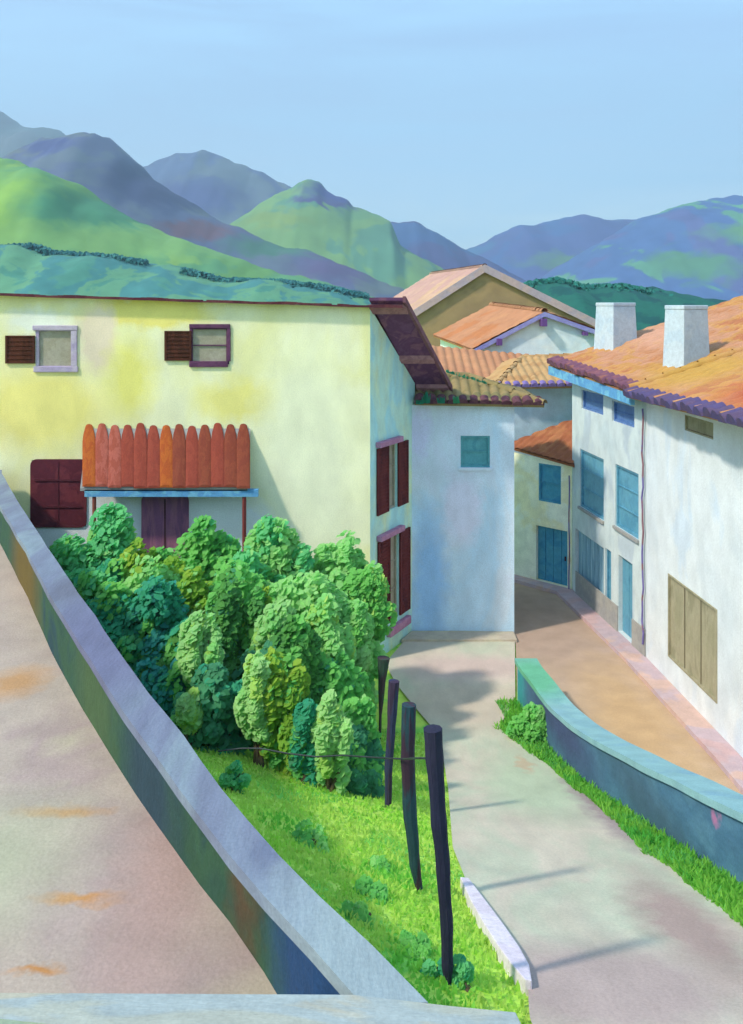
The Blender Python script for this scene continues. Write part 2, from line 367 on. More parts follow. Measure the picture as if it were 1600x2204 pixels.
yellow_m = mat('plaster_yellow', (240, 236, 188), ((242, 238, 196), (238, 232, 172), (244, 240, 204)), scale=.35, stretch=(1, 1, .6), k=1.0, bump=.3, soft=.12,
    patches=[wpatch((240, 224, 130), 185, 460, 640, 705, 21), wpatch((238, 218, 190), 170, 255, 655, 800, 21), wpatch((238, 224, 136), -60, 240, 790, 970, 21, .4),
             wpatch((240, 228, 140), 430, 620, 820, 905, 21, .35), wpatch((236, 236, 220), 10, 150, 665, 720, 21, .4), wpatch((244, 242, 206), 560, 760, 700, 1350, 21, .4),
             wpatch((238, 228, 130), 230, 330, 730, 900, 21, .5), wpatch((228, 232, 232), 60, 330, 1040, 1260, 21, .15), wpatch((228, 232, 232), 280, 590, 1040, 1270, 21, .15)])
shade_mint_m = mat('plaster_shade_mint', (190, 230, 222), ((180, 226, 224), (200, 232, 212), (214, 232, 192)), scale=.9, stretch=(1, 1, .5), k=1.0)  # yellow plaster tinted mint: the side wall's cool shade is in the colour

# ------------------------------------------------------------------ window / door parts
def window(par, W, r, pane_m, frame_m=None, fw=.06, rec=.10, bars=0, name='window', round_=False, label=None):
    a, b, c, d = r; fm = frame_m or pane_m
    bm = B()
    W.box(bm, a, b, c, c+fw, -rec-.02, -rec+.05); W.box(bm, a, b, d-fw, d, -rec-.02, -rec+.05)
    W.box(bm, a, a+fw, c+fw, d-fw, -rec-.02, -rec+.05); W.box(bm, b-fw, b, c+fw, d-fw, -rec-.02, -rec+.05)
    for i in range(bars):
        z = lerp(c, d, (i+1)/(bars+1)); W.box(bm, a+fw, b-fw, z-.012, z+.012, -rec-.01, -rec+.03)
    w = obj(name, bm, fm, par)
    bm = B(); W.box(bm, a+fw*.8, b-fw*.8, c+fw*.8, d-fw*.8, -rec-.03, -rec); obj('pane', bm, pane_m, w)
    if label: w['label'] = label
    return w
def door(par, W, r, m, boards=4, rec=.1, handle=True):
    a, b, c, d = r; bm = B(); n = boards
    for i in range(n):
        W.box(bm, lerp(a, b, i/n)+.008, lerp(a, b, (i+1)/n)-.008, c+.01, d-.03, -rec-.04, -rec)
    W.box(bm, a, b, c+.01, d, -rec-.06, -rec-.03)
    o = obj('door', bm, m, par)
    if handle:
        bm = B(); W.box(bm, b-.14, b-.11, lerp(c, d, .45), lerp(c, d, .45)+.12, -rec, -rec+.04); obj('handle', bm, wood_beam, o)
    return o
def shutter(par, W, s0, s1, z0, z1, m, slats=True, zs=(0, 0)):
    bm = B(); W.box(bm, s0, s1, z0, z1, .012, .035)
    n = max(3, int((z1-z0)/.09))
    fw = min(.05, (s1-s0)*.18)
    W.box(bm, s0, s0+fw, z0, z1, .036, .055); W.box(bm, s1-fw, s1, z0, z1, .036, .055)
    for i in range(n+1):
        z = lerp(z0, z1-.03, i/n); W.box(bm, s0+fw+.001, s1-fw-.001, z, z+.03, .036, .05)
    return obj('shutter', bm, m, par)
def plain_walls(bm, pts, z0, ztop):
    """closed loop minus the edges already built; pts list of (x,y), ztop(x,y)"""
    for a, b in zip(pts, pts[1:]):
        face(bm, [V(a[0], a[1], z0), V(b[0], b[1], z0), V(b[0], b[1], ztop(*b)), V(a[0], a[1], ztop(*a))])

# ------------------------------------------------------------------ yellow house
def yellow_house():
    H = thing('yellow_house', 'large pale yellow house with side wall tinted mint as shade and brown overhanging eave', 'house', (-4.5, 22, 0))
    x0, xc = -11.0, -.03
    Wf = Wall((x0, 21.0), (xc, 21.0)); Ws = Wall((xc, 21.0), (1.08, 23.15))
    ztop = lambda s: E+lerp(.24, -.12, s/(xc-x0))
    w1 = Wf.rect(77, 163, 706, 706, 794, 794); w2 = Wf.rect(408, 494, 702, 702, 784, 784)
    d1 = Wf.rect(68, 185, 990, 990, 1133, 1133); d2 = Wf.rect(307, 405, 1066, 1066, 1285, 1285)
    bm = B(); Wf.sheet(bm, 0, xc-x0, -.3, E-.6, [w1, w2, d1, d2] if False else [w1, w2, d1, d2], depth=.2)
    # upper band above the openings with the gently sloping roofline
    bm.free(); bm = B()
    Wf.sheet(bm, 0, xc-x0, -.3, E+.3, [w1, w2, d1, d2], depth=.2, ztop=ztop)
    obj('front_wall', bm, yellow_m, H)
    # side wall with two tall windows
    wa = Ws.rect(810, 876, 968, 945, 1112, 1080); wb = Ws.rect(812, 880, 1172, 1130, 1360, 1306)
    def inner(r, f0, f1): return (lerp(r[0], r[1], f0), lerp(r[0], r[1], f1), r[2], r[3])
    ia, ib = inner(wa, .36, .66), inner(wb, .36, .66)
    zback = E-2.02
    bm = B(); Ws.sheet(bm, 0, Ws.L, -.2, E-.1, [ia, ib], depth=.18, ztop=lambda s: lerp(E-.12, zback, s/Ws.L))
    obj('side_wall', bm, shade_mint_m, H)
    bm = B(); zt = lambda x, y: lerp(E-.12, zback, min(1, (y-21)/2.15)) if y < 23.2 else lerp(zback, E-2.7, (y-23.15)/4)
    plain_walls(bm, [(1.08, 23.15), (1.0, 27.1), (x0, 27.1), (x0, 23.15), (x0, 21)], -.3, zt)
    obj('rear_wall', bm, shade_mint_m, H)
    # roof: pitch falling away from the street
    ov = .80
    A0, A1 = V(x0-.3, 20.82, E+.36), V(xc+.03+ov-.02, 20.82, E-.03)
    k = (zback-(E-.12))/2.15
    R = obj('roof', (lambda bm: (tile_plane(bm, [V(x0-.3, 21.08, E-.10), V(.70, 21.08, E-.30), V(2.0, 23.5, E-.03+k*2.68+.0), V(x0-.3, 23.5, E+.07+k*2.68+.04)],
            (V(x0-.3, 23.5, E-2), V(2.0, 23.5, E-2)), under=False), bm)[1])(B()), tile_edge, H)
    # soffit slab of the verge and roof deck, beams below it
    def zr(y): return E-.09+k*(y-21)
    bm = B(); lo = [V(xc-.02, 20.86, zr(20.86)), V(.72, 20.86, zr(20.86)), V(1.96, 23.35, zr(23.35)), V(1.14, 23.35, zr(23.35))]
    hexa(bm, lo, [p+V(0, 0, .07) for p in lo]); obj('soffit', bm, wood_dark, R)
    raf_m = mat('rafter_mauve', (168, 120, 124), ((150, 104, 112),), scale=3)
    for (ya, yb, dr) in ((20.95, 21.12, .08), (22.35, 22.47, .1), (23.22, 23.36, .1)):
        bm = B(); f = (ya-21)/2.15; xa = xc+1.11*f; xb = .74+1.24*(ya-20.86)/2.49
        lo = [V(xa+.0, ya, zr(ya)-dr), V(xb, ya, zr(ya)-dr), V(xb+.05, yb, zr(yb)-dr), V(xa+.05, yb, zr(yb)-dr)]
        hexa(bm, lo, [p+V(0, 0, dr+.0) - V(0, 0, .003) for p in lo]); obj('rafter', bm, raf_m, R)
    bm = B(); a, b = V(.70, 20.84, zr(20.84)), V(1.97, 23.37, zr(23.37))
    hexa(bm, [a+V(0, 0, -.06), a+V(.07, 0, -.06), b+V(.07, 0, -.06), b+V(0, 0, -.06)], [a+V(0, 0, .08), a+V(.07, 0, .08), b+V(.07, 0, .08), b+V(0, 0, .08)])
    obj('verge_board', bm, mat('verge_mauve', (128, 88, 94), ((118, 78, 88),), scale=3), R)
    # thin wavy dark tile line at the top of the front
    bm = B(); xs = [lerp(x0-.3, .70, i/90) for i in range(91)]
    for xa, xb in zip(xs, xs[1:]):
        thin = random.random() < .05
        f = (xa-x0)/(xc-x0); z = E+lerp(.24, -.10, f); h = (.04+.025*noise.noise(V(xa*1.7, 0, 0)))*(.35 if thin else 1); dz = .02*noise.noise(V(xa*.9, 5, 0))
        z2 = E+lerp(.24, -.10, (xb-x0)/(xc-x0))+.02*noise.noise(V(xb*.9, 5, 0)); z += dz
        hexa(bm, [V(xa, 20.80, z-.02), V(xb-.004, 20.80, z2-.02), V(xb-.004, 21.2, z2-.02), V(xa, 21.2, z-.02)], [V(xa, 20.80, z+h), V(xb-.004, 20.80, z2+h), V(xb-.004, 21.2, z2+h), V(xa, 21.2, z+h)])
    obj('eave_tiles', bm, mat('eave_maroon', (88, 40, 52), ((104, 54, 60),), scale=2), R)
    # rear roof, low and shallow
    bm = B(); tile_plane(bm, [V(x0-.2, 23.2, zback+.04), V(1.1, 23.2, zback+.04), V(1.1, 27.3, zback-.64), V(x0-.2, 27.3, zback-.64)], (V(x0, 27.3, zback-.64), V(1.1, 27.3, zback-.64))); obj('rear_roof', bm, tile_olive, H)
    # front windows with side shutters
    w = window(H, Wf, w1, pane_grey, lilac_m, fw=.07, rec=.04, label='window with broad pale lilac surround'); w_ = w
    bm = B(); Wf.box(bm, w1[0]-.06, w1[1]+.05, w1[3]-.05, w1[3]+.06, .0, .05); Wf.box(bm, w1[0]-.04, w1[1]+.06, w1[2]-.07, w1[2]+.06, .0, .05); Wf.box(bm, w1[1]-.1, w1[1]+.04, w1[2]+.06, w1[3]-.05, .0, .04); bevel(bm, .015); obj('frame', bm, lilac_m, w)
    r = Wf.rect(13, 76, 722, 722, 782, 782); shutter(H, Wf, *r, brown_sh)
    w = window(H, Wf, w2, pane_grey, purple_m, fw=.07, rec=.04, bars=1, label='window with dark purple surround')
    bm = B(); Wf.box(bm, w2[0], w2[1]+.02, w2[3]-.04, w2[3]+.05, .0, .05); Wf.box(bm, w2[0], w2[1]-.03, w2[2]-.06, w2[2]+.07, .0, .05); Wf.box(bm, w2[1]-.05, w2[1]+.03, w2[2]+.07, w2[3]-.04, .0, .04); bevel(bm, .012); obj('frame', bm, purple_m, w)
    r = Wf.rect(355, 413, 712, 712, 776, 776); shutter(H, Wf, *r, brown_sh)
    # big maroon window (rounded) and porch door
    def rounded(bm, r, o0, o1, rad=.14):
        a, b, c, d = r; pts = []
        for (cx, cz, a0) in ((b-rad, d-rad, 0), (a+rad, d-rad, 90), (a+rad, c+rad, 180), (b-rad, c+rad, 270)):
            for i in range(6):
                t = math.radians(a0+i*18); pts.append((cx+rad*math.cos(t), cz+rad*math.sin(t)))
        f0 = [bm.verts.new(Wf.pt(p[0], p[1], o0)) for p in pts]; f1 = [bm.verts.new(Wf.pt(p[0], p[1], o1)) for p in pts]
        bm.faces.new(f0); bm.faces.new(f1)
        for i in range(len(pts)): bm.faces.new((f0[i], f0[(i+1) % len(pts)], f1[(i+1) % len(pts)], f1[i]))
    maroon = mat('shutter_wine', (100, 38, 48), ((92, 34, 46), (112, 46, 54)), scale=2)
    bm = B(); rounded(bm, (d1[0]-.02, d1[1]+.02, d1[2]-.02, d1[3]+.02), -.03, .03); s = obj('closed_shutters', bm, maroon, H)
    bm = B(); m_ = (d1[0]+d1[1])/2; Wf.box(bm, m_-.01, m_+.01, d1[2]+.05, d1[3]-.05, .031, .04)
    for q in (.3, .7):
        z = lerp(d1[2], d1[3], q); Wf.box(bm, d1[0]+.08, d1[1]-.08, z-.02, z+.02, .041, .05)
    obj('strap', bm, mat('strap_wine', (84, 30, 40), scale=3), s)
    plum = mat('door_plum', (142, 90, 122), ((156, 100, 124), (130, 82, 114)), scale=2, stretch=(2, 2, .3))
    bm = B(); rounded(bm, (d2[0]-.02, d2[1]+.02, d2[2]-.3, d2[3]+.02), -.03, .03); s = obj('door', bm, plum, H)
    bm = B(); m_ = (d2[0]+d2[1])/2; Wf.box(bm, m_-.015, m_+.015, d2[2]+.05, d2[3]-.08, .031, .04); obj('panel_joint', bm, wood_beam, s)
    # porch
    zt, zb = P(0, 922, 21)[2], P(0, 1050, 20.5)[2]
    xa, xb = P(178, 0, 20.7).x, P(538, 0, 20.7).x
    bm = B(); n = 13; tm = [mat('awning_tile_%s' % q, c, (c2,), scale=3, stretch=(3, 3, .5)) for q, c, c2 in (('orange', (178, 92, 36), (168, 80, 34)), ('rose', (172, 92, 76), (158, 78, 60)), ('red', (150, 68, 50), (142, 62, 46)), ('rust', (138, 68, 46), (130, 60, 42)))]
    order = [0, 1, 1, 2, 2, 2, 0, 3, 2, 3, 2, 3, 3]; w = (xb-xa)/n
    porch = obj('porch_frame', (lambda bm: (Wf.box(bm, P(183, 0, 20.5).x-x0, P(556, 0, 20.5).x-x0, zb-.19, zb-.03, .42, .54), bm)[1])(B()), fascia_m, H)
    for i in range(n):
        bm = B(); cx = xa+w*(i+.5); rr = w*.52; jt = random.uniform(-.02, .05); jb = random.uniform(-.05, .06); K = 10
        rows = []
        for j in range(9):
            t = j/8; y = lerp(21.0-.01, 20.42+jb*.3, t); z = lerp(zt+jt, zb+jb*.4, t)+.02
            taper = 1 if j > 1 else (.55 if j == 0 else .85)
            rows.append([bm.verts.new(((cx+math.cos(math.pi*q/K)*rr*taper)*y/20.7, y, z+math.sin(math.pi*q/K)*rr*.42)) for q in range(K+1)])
        for p, q in zip(rows, rows[1:]):
            for a in range(K): bm.faces.new((p[a], p[a+1], q[a+1], q[a]))
        bm.faces.new(rows[-1]); bm.faces.new(rows[0][::-1])
        obj('roof_tile', bm, tm[order[i]], porch, smooth=False)
    bm = B(); hexa(bm, [V(xa+.02, 20.98, zt-.08), V(xb-.02, 20.98, zt-.08), V(xb-.02, 20.46, zb-.06), V(xa+.02, 20.46, zb-.06)],
                   [V(xa+.02, 20.98, zt-.0), V(xb-.02, 20.98, zt-.0), V(xb-.02, 20.46, zb+.01), V(xa+.02, 20.46, zb+.01)]); obj('roof_boards', bm, grey_plinth, porch)
    pr = mat('post_rust', (150, 88, 66), ((138, 72, 60),), scale=3)
    for px, c in ((203, pr), (526, mat('post_wine', (124, 54, 50), scale=3))):
        x = P(px, 0, 20.52).x; bm = B(); tube(bm, [V(x, 20.52, 0), V(x+.01, 20.52, 1.5), V(x, 20.52, 2.9), V(x, 20.52, zb-.19)], [.05, .05, .045, .045]); obj('post', bm, c, porch)
    # side windows
    for ri, iv, nm in ((wa, ia, 'upper'), (wb, ib, 'lower')):
        w = window(H, Ws, iv, pane_grey, pane_grey, fw=.04, rec=.1, bars=2)
        a, b, c, d = ri
        shutter(H, Ws, lerp(a, b, .0), lerp(a, b, .35), c, d, shut_m); shutter(H, Ws, lerp(a, b, .67), lerp(a, b, 1.0), c, d, shut_m)
        bm = B(); Ws.box(bm, lerp(a, b, -.02), lerp(a, b, .72), d+.03, d+.16, 0, .14); bevel(bm, .02); obj('lintel', bm, pinkstone, w)
    a, b, c, d = wb; bm = B(); Ws.box(bm, lerp(a, b, .28), lerp(a, b, .95), c-.32, c-.12, 0, .12); bevel(bm, .03); obj('sill', bm, pinkstone, H)
yellow_house()

# ------------------------------------------------------------------ house in painted blue shade
def blue_shaded_house():
    H = thing('blue_shaded_house', 'narrow house with shade tinted pale blue on its walls, mossy olive tiled roof and small teal window', 'house', (2.3, 23.5, 0))
    W = Wall((.98, 23.0), (3.52, 22.9)); w = W.rect(992, 1055, 938, 938, 1006, 1006)
    ze = P(0, 872, 22.9)[2]
    bm = B(); W.sheet(bm, 0, W.L, -.2, ze, [w], depth=.18); plain_walls(bm, [(3.52, 22.9), (3.45, 26.2), (1.05, 26.2), (.98, 23.0)], -.2, lambda x, y: ze)
    obj('wall', bm, bluewall_shade_m, H)
    ww = window(H, W, w, teal_win, teal_win, fw=.05, rec=.07, bars=1)
    bm = B(); W.box(bm, w[0]-.05, w[1]+.05, w[2]-.07, w[2], .0, .05); obj('sill', bm, bluewall_shade_m, ww)
    e0, e1 = P(893, 868, 22.74), P(1172, 873, 22.68); r0, r1 = P(893, 812, 24.3), P(1010, 812, 24.3)
    bm = B(); tile_plane(bm, [e0, e1, r1, r0], (e0, e1)); 
    b0, b1 = V(e0.x, 26.5, e0.z), V(e1.x, 26.5, e1.z)
    tile_plane(bm, [r0, r1, b1, b0], (b0, b1)); tile_plane(bm, [e1, b1, r1], (e1, b1))
    R = obj('roof', bm, tile_olive, H)
    bm = B(); dn = (e0-r0).normalized(); eave_tiles(bm, e0, e1, dn, w=.26, r=.1); obj('eave_tiles', bm, tile_edge, R)
    ridge_cap(R, r0, r1, tile_olive); ridge_cap(R, e1, r1, tile_olive)
    bm = B()
    gm = leafmat('moss', (46, 140, 110), (70, 160, 110))
    for (px, py, d, l, h) in ((905, 868, 22.6, 0, .12), (918, 866, 22.5, 0, .28), (950, 866, 22.5, 0, .16), (982, 866, 22.5, 0, .18), (985, 812, 24.0, 1, .05), (1022, 822, 23.6, 1, .05)):
        c = P(px, py, d)
        for q in range(30):
            if l: o = V(random.uniform(-.3, .3), random.uniform(-.05, .05), 0); o.z = -.24*o.x/.9*1.2; hh = random.uniform(.04, .09)
            else: o = V(random.gauss(0, .035), random.gauss(0, .03), 0); hh = h*random.uniform(.5, 1.1)
            p = c+o+V(0, 0, -.02+l*.06); s = V(random.uniform(-.03, .03), random.uniform(-.03, .03), 0)
            face(bm, [p+V(-.018, 0, 0), p+V(.018, 0, 0), p+s+V(.012, 0, hh*.7), p+s*1.5+V(0, 0, hh), p+s+V(-.014, 0, hh*.7)])
    obj('moss', bm, gm, R)['kind'] = 'stuff'
blue_shaded_house()

# ------------------------------------------------------------------ right-hand row
def roofz(x, y):   # common pitch of the row: eave -> ridge
    return None
def row_house(name, label, A, Bp, eA, eB, rA, rB, wall_m, holes_px, fill, eave_mat, fascia=None, foot=False):
    pass
EG0, EG1 = V(5.14, 26.9, P(0, 786, 26.9).z), V(5.93, 21.2, P(0, 847, 21.2).z)       # grey house eave
def onplane(a, b, c, x, y):
    n = (b-a).cross(c-a); return V(x, y, a.z-(n.x*(x-a.x)+n.y*(y-a.y))/n.z)
RG0 = V(10.9, 27.3, E+.10); RG1 = onplane(EG0, EG1, RG0, 11.5, 21.2)
EWA = V(5.80, 21.24, P(0, 851, 21.2).z); EW1 = V(5.80, 11.0, E-1.80); RW0 = RG1+V(0, .12, .02); RW1 = onplane(EWA, EW1, RW0, 12.0, 11.0)
def chimney(parent, px0, px1, pyb, d, top, wd, dp, lab):
    """px0..px1 front width in the photo"""
    px0 += 24; px1 += 16; a, b = P(px0, pyb, d), P(px1, pyb, d); zt = P(0, top, d).z
    cm = mat('chimney_white', (214, 228, 236), ((204, 222, 234),), scale=2, k=.8)
    t = .04; bm = B(); z0 = a.z-.9
    w_ = b.x-a.x; u = V(.90, .43, 0); q = V(-.43, .90, 0)*dp; w_ *= 1.08; a0 = V(a.x, d, z0); lo = [a0, a0+u*w_, a0+u*w_+q, a0+q]
    c = sum(lo, V(0, 0, 0))/4
    hi = [V(lerp(p.x, c.x, .17), lerp(p.y, c.y, .17), zt-.09) for p in lo]
    hexa(bm, lo, hi); bevel(bm, .015); ch = obj('chimney', bm, cm, parent)
    if lab: ch['label'] = lab
    bm = B(); lo = [V(lerp(p.x, c.x, -.03), lerp(p.y, c.y, -.03), zt-.088) for p in hi]; hexa(bm, lo, [p+V(0, 0, .10) for p in lo]); bevel(bm, .02); obj('cap', bm, cm, ch)
def grey_house():
    H = thing('terraced_house', 'grey-white terraced house with blue fascia and many blue shutters', 'house', (7.5, 23.7, 0))
    W = Wall((5.66, 26.2), (6.27, 21.2)); ztop = lambda s: lerp(EG0.z, EG1.z, s/W.L)-.02
    t1 = W.rect(1252, 1299, 836, 853, 880, 893); t2 = W.rect(1318, 1366, 860, 878, 905, 922)
    m1 = W.rect(1249, 1300, 965, 989, 1098, 1112); m2 = W.rect(1325, 1375, 1000, 1018, 1135, 1158)
    g1 = W.rect(1236, 1300, 1142, 1172, 1240, 1300); g1 = (g1[0]+.1, g1[1], g1[2], g1[3]); n1 = W.rect(1303, 1316, 1180, 1186, 1310, 1322); dr = W.rect(1332, 1362, 1198, 1210, 1365, 1380)
    dr = (dr[0], dr[1], .12, dr[3])
    hs = [t1, t2, m1, m2, g1, n1, dr]
    bm = B(); W.sheet(bm, 0, W.L, -.2, E-1.5, hs, depth=.18, ztop=ztop)
    def zt(x, y):
        f = (x-5.9)/5.2; return lerp(E-2.02, E-.05, f)-.05
    plain_walls(bm, [(6.27, 21.2), (11.5, 21.3)], -.2, zt); plain_walls(bm, [(11.5, 21.3), (10.9, 27.0), (5.66, 26.2)], -.2, zt)
    obj('wall', bm, greyhouse_m, H)
    for r in (t1, t2): window(H, W, r, deep_blue, deep_blue, fw=.05, bars=1)
    for r in (m1, m2):
        w = window(H, W, r, blue_win, blue_win, fw=.06, bars=2, rec=.08)
        bm = B(); W.box(bm, r[0]-.04, r[1]+.04, r[2]-.07, r[2], 0, .06); obj('sill', bm, grey_plinth, w)
    door(H, W, g1, pale_blue, boards=7, handle=False)['label'] = 'wide pale blue boarded door'
    window(H, W, n1, blue_win, blue_win, fw=.03)
    door(H, W, dr, blue_win, boards=2)
    bm = B(); W.box(bm, .35, dr[0]-.02, -.1, .72, .0, .03); W.box(bm, dr[1]+.02, W.L-.02, -.1, .72, .0, .03); obj('plinth', bm, grey_plinth, H)
    bm = B(); tile_plane(bm, [EG0, EG1, RG1+(RG1-RG0)*.02, RG0], (EG0, EG1), amp=.065); R = obj('roof', bm, tile_orange, H)
    bm = B(); back = V(4.2, 0, 0); tile_plane(bm, [RG0+V(0, 0, .0), RG1, RG1+V(5, 0, -1.7), RG0+V(5, .4, -1.7)], (RG0+V(5, .4, -1.7), RG1+V(5, 0, -1.7))); obj('rear_roof', bm, tile_orange, H)
    dn = (V(EG0.x, 0, EG0.z)-V(RG0.x, 0, RG0.z)).normalized()
    bm = B(); eave_tiles(bm, EG0+V(0, 0, .04), EG1+V(0, 0, .04), dn, w=.34, r=.13); obj('eave_tiles', bm, mat('tile_edge_plum', (128, 82, 92), ((110, 72, 92), (140, 92, 84)), scale=3), R)
    Wf = Wall((EG0.x+.06, EG0.y), (EG1.x+.06, EG1.y)); bm = B()
    a, b = EG0+V(-.02, 0, -.26), EG1+V(-.02, 0, -.26)
    hexa(bm, [a, b, b+V(.1, 0, 0), a+V(.1, 0, 0)], [a+V(0, 0, .24), b+V(0, 0, .24), b+V(.1, 0, .24), a+V(.1, 0, .24)]); obj('fascia', bm, fascia_m, R)
    chimney(R, 1296, 1372, 742, 25.8, 652, 1, .9, 'white chimney at the far end of the roof')
    # crooked downpipe at the joint with the next house
    z1 = W.uv(1392, 880)[1]; z0 = W.uv(1388, 1385)[1]; pts = []
    for i in range(22):
        t = i/21; pts.append(W.pt(W.L-.06+.03*math.sin(i*1.3)+.02*math.sin(i*2.9), lerp(z1, z0, t), .06))
    bm = B(); tube(bm, pts, .022, 6); obj('downpipe', bm, pipe_m, H)
grey_house()
def white_house():
    H = thing('terraced_house', 'big bright white terraced house with one olive shutter low on its wall', 'house', (8.5, 16, 0))
    W = Wall((6.27, 21.19), (6.98, 11.0)); ztop = lambda s: lerp(EWA.z, EW1.z, s/W.L)+.06
    r1 = W.rect(1440, 1545, 1245, 1300, 1432, 1492); r2 = W.rect(1474, 1536, 894, 908, 928, 944)
    bm = B(); W.sheet(bm, 0, W.L, -.2, E-1.5, [r1, r2], depth=.16, ztop=ztop)
    zt = lambda x, y: lerp(E-2.1, E-.1, (x-6.2)/5.6)-.06
    plain_walls(bm, [(6.98, 11.0), (11.8, 11.0), (11.4, 21.1)], -.2, lambda x, y: onplane(EWA, EW1, RW0, x, y).z-.06)
    obj('wall', bm, white_m, H)
    a, b, c, d = r1; s = window(H, W, r1, olive_m, olive_m, fw=.04, rec=.03, label='large closed olive shutter')
    bm = B()
    for i in range(1, 3): W.box(bm, lerp(a, b, i/3)-.012, lerp(a, b, i/3)+.012, c+.05, d-.05, -.029, -.015)
    obj('batten', bm, wood_beam if False else mat('joint_dark_olive', (120, 112, 88), scale=3), s)
    window(H, W, r2, olive_m, olive_m, fw=.03, rec=.06, label='small olive window tucked under the eave')
    bm = B(); tile_plane(bm, [EWA, EW1, RW1, RW0], (EWA, EW1), amp=.065); R = obj('roof', bm, tile_orange, H)
    ridge_cap(R, EWA+V(.1, .02, .10), RW0+V(0, .02, .09), tile_orange, .1)
    bm = B(); tile_plane(bm, [RG1, RW1, RW1+V(5, 0, -1.8), RG1+V(5, 0, -1.8)], (RG1+V(5, 0, -1.8), RW1+V(5, 0, -1.8))); obj('rear_roof', bm, tile_orange, H)
    dn = (V(EG1.x, 0, EG1.z)-V(RG1.x, 0, RG1.z)).normalized()
    bm = B(); eave_tiles(bm, EWA, EW1, dn, w=.38, r=.14, up=.0); obj('eave_tiles', bm, mat('tile_edge_violet', (82, 72, 112), ((90, 74, 104),), scale=3), R)
    chimney(R, 1448, 1533, 802, 21.6, 658, 1, .75, 'tall white chimney nearest the street eave')
white_house()
def cream_house():
    H = thing('lean_to_house', 'low cream house with brown triangular lean-to roof and blue door', 'house', (5.2, 27.4, 0))
    W = Wall((3.9, 28.0), (5.65, 26.22)); za = E-4.42; zb = E-4.58
    w = W.rect(1160, 1208, 996, 1004, 1075, 1088); d = W.rect(1154, 1222, 1132, 1142, 1252, 1266); d = (d[0], d[1], .11, d[3])
    bm = B(); W.sheet(bm, 0, W.L, -.2, E-4.3, [w, d], depth=.15, ztop=lambda s: lerp(za, zb, s/W.L)-.02); plain_walls(bm, [(5.65, 26.22), (6.1, 28.2)], -.2, lambda x, y: zb)
    obj('wall', bm, creamwall_m, H)
    window(H, W, w, door_blue, door_blue, fw=.05, rec=.06, bars=1); door(H, W, d, door_blue, boards=4)
    e0 = P(1085, 960, 27.9); e1 = P(1236, 1003, 25.95); r = P(1250, 898, 28.15); r0 = P(1085, 974, 28.0)
    nl = Wall((e0.x, e0.y), (e1.x, e1.y))
    bm = B(); tile_plane(bm, [e0, e1, r], (e0, e1), w=.22, amp=.035); obj('roof', bm, tile_brown, H)
    pts = [W.pt(W.L-.05+.01*math.sin(i), lerp(E-4.9, .1, i/12), .05) for i in range(13)]
    bm = B(); tube(bm, pts, .018, 6); obj('downpipe', bm, pipe_m, H)
cream_house()
def shaded_house():
    H = thing('shaded_blue_house', 'house with shade-blue tinted walls and tan roof rising behind the cream lean-to', 'house', (5, 30, 0))
    W = Wall((3.6, 28.25), (6.6, 28.45)); ze = P(0, 836, 28.3).z
    bm = B(); W.sheet(bm, 0, W.L, -.2, ze); plain_walls(bm, [(6.6, 28.45), (6.6, 33.5), (3.6, 33.5), (3.6, 28.25)], -.2, lambda x, y: ze); obj('wall', bm, shadeblue_m, H)
    e0, e1 = P(1066, 835, 27.9), P(1275, 831, 27.9); r0, r1 = P(1125, 772, 31), P(1275, 768, 31)
    bk0, bk1 = V(e0.x, 34, e0.z), V(e1.x, 34, e1.z)
    bm = B(); tile_plane(bm, [e0, e1, r1, r0], (e0, e1)); tile_plane(bm, [e0, r0, bk0], (e0, bk0)); tile_plane(bm, [r0, r1, bk1, bk0], (bk0, bk1)); R = obj('roof', bm, tile_tan, H); ridge_cap(R, e0, r0, tile_tan); ridge_cap(R, r0, r1, tile_tan)
    bm = B(); eave_tiles(bm, e0, e1, (e0-r0+V(1.2, 0, 0)).normalized(), w=.26, r=.085); obj('eave_tiles', bm, tile_lilac, R)
shaded_house()
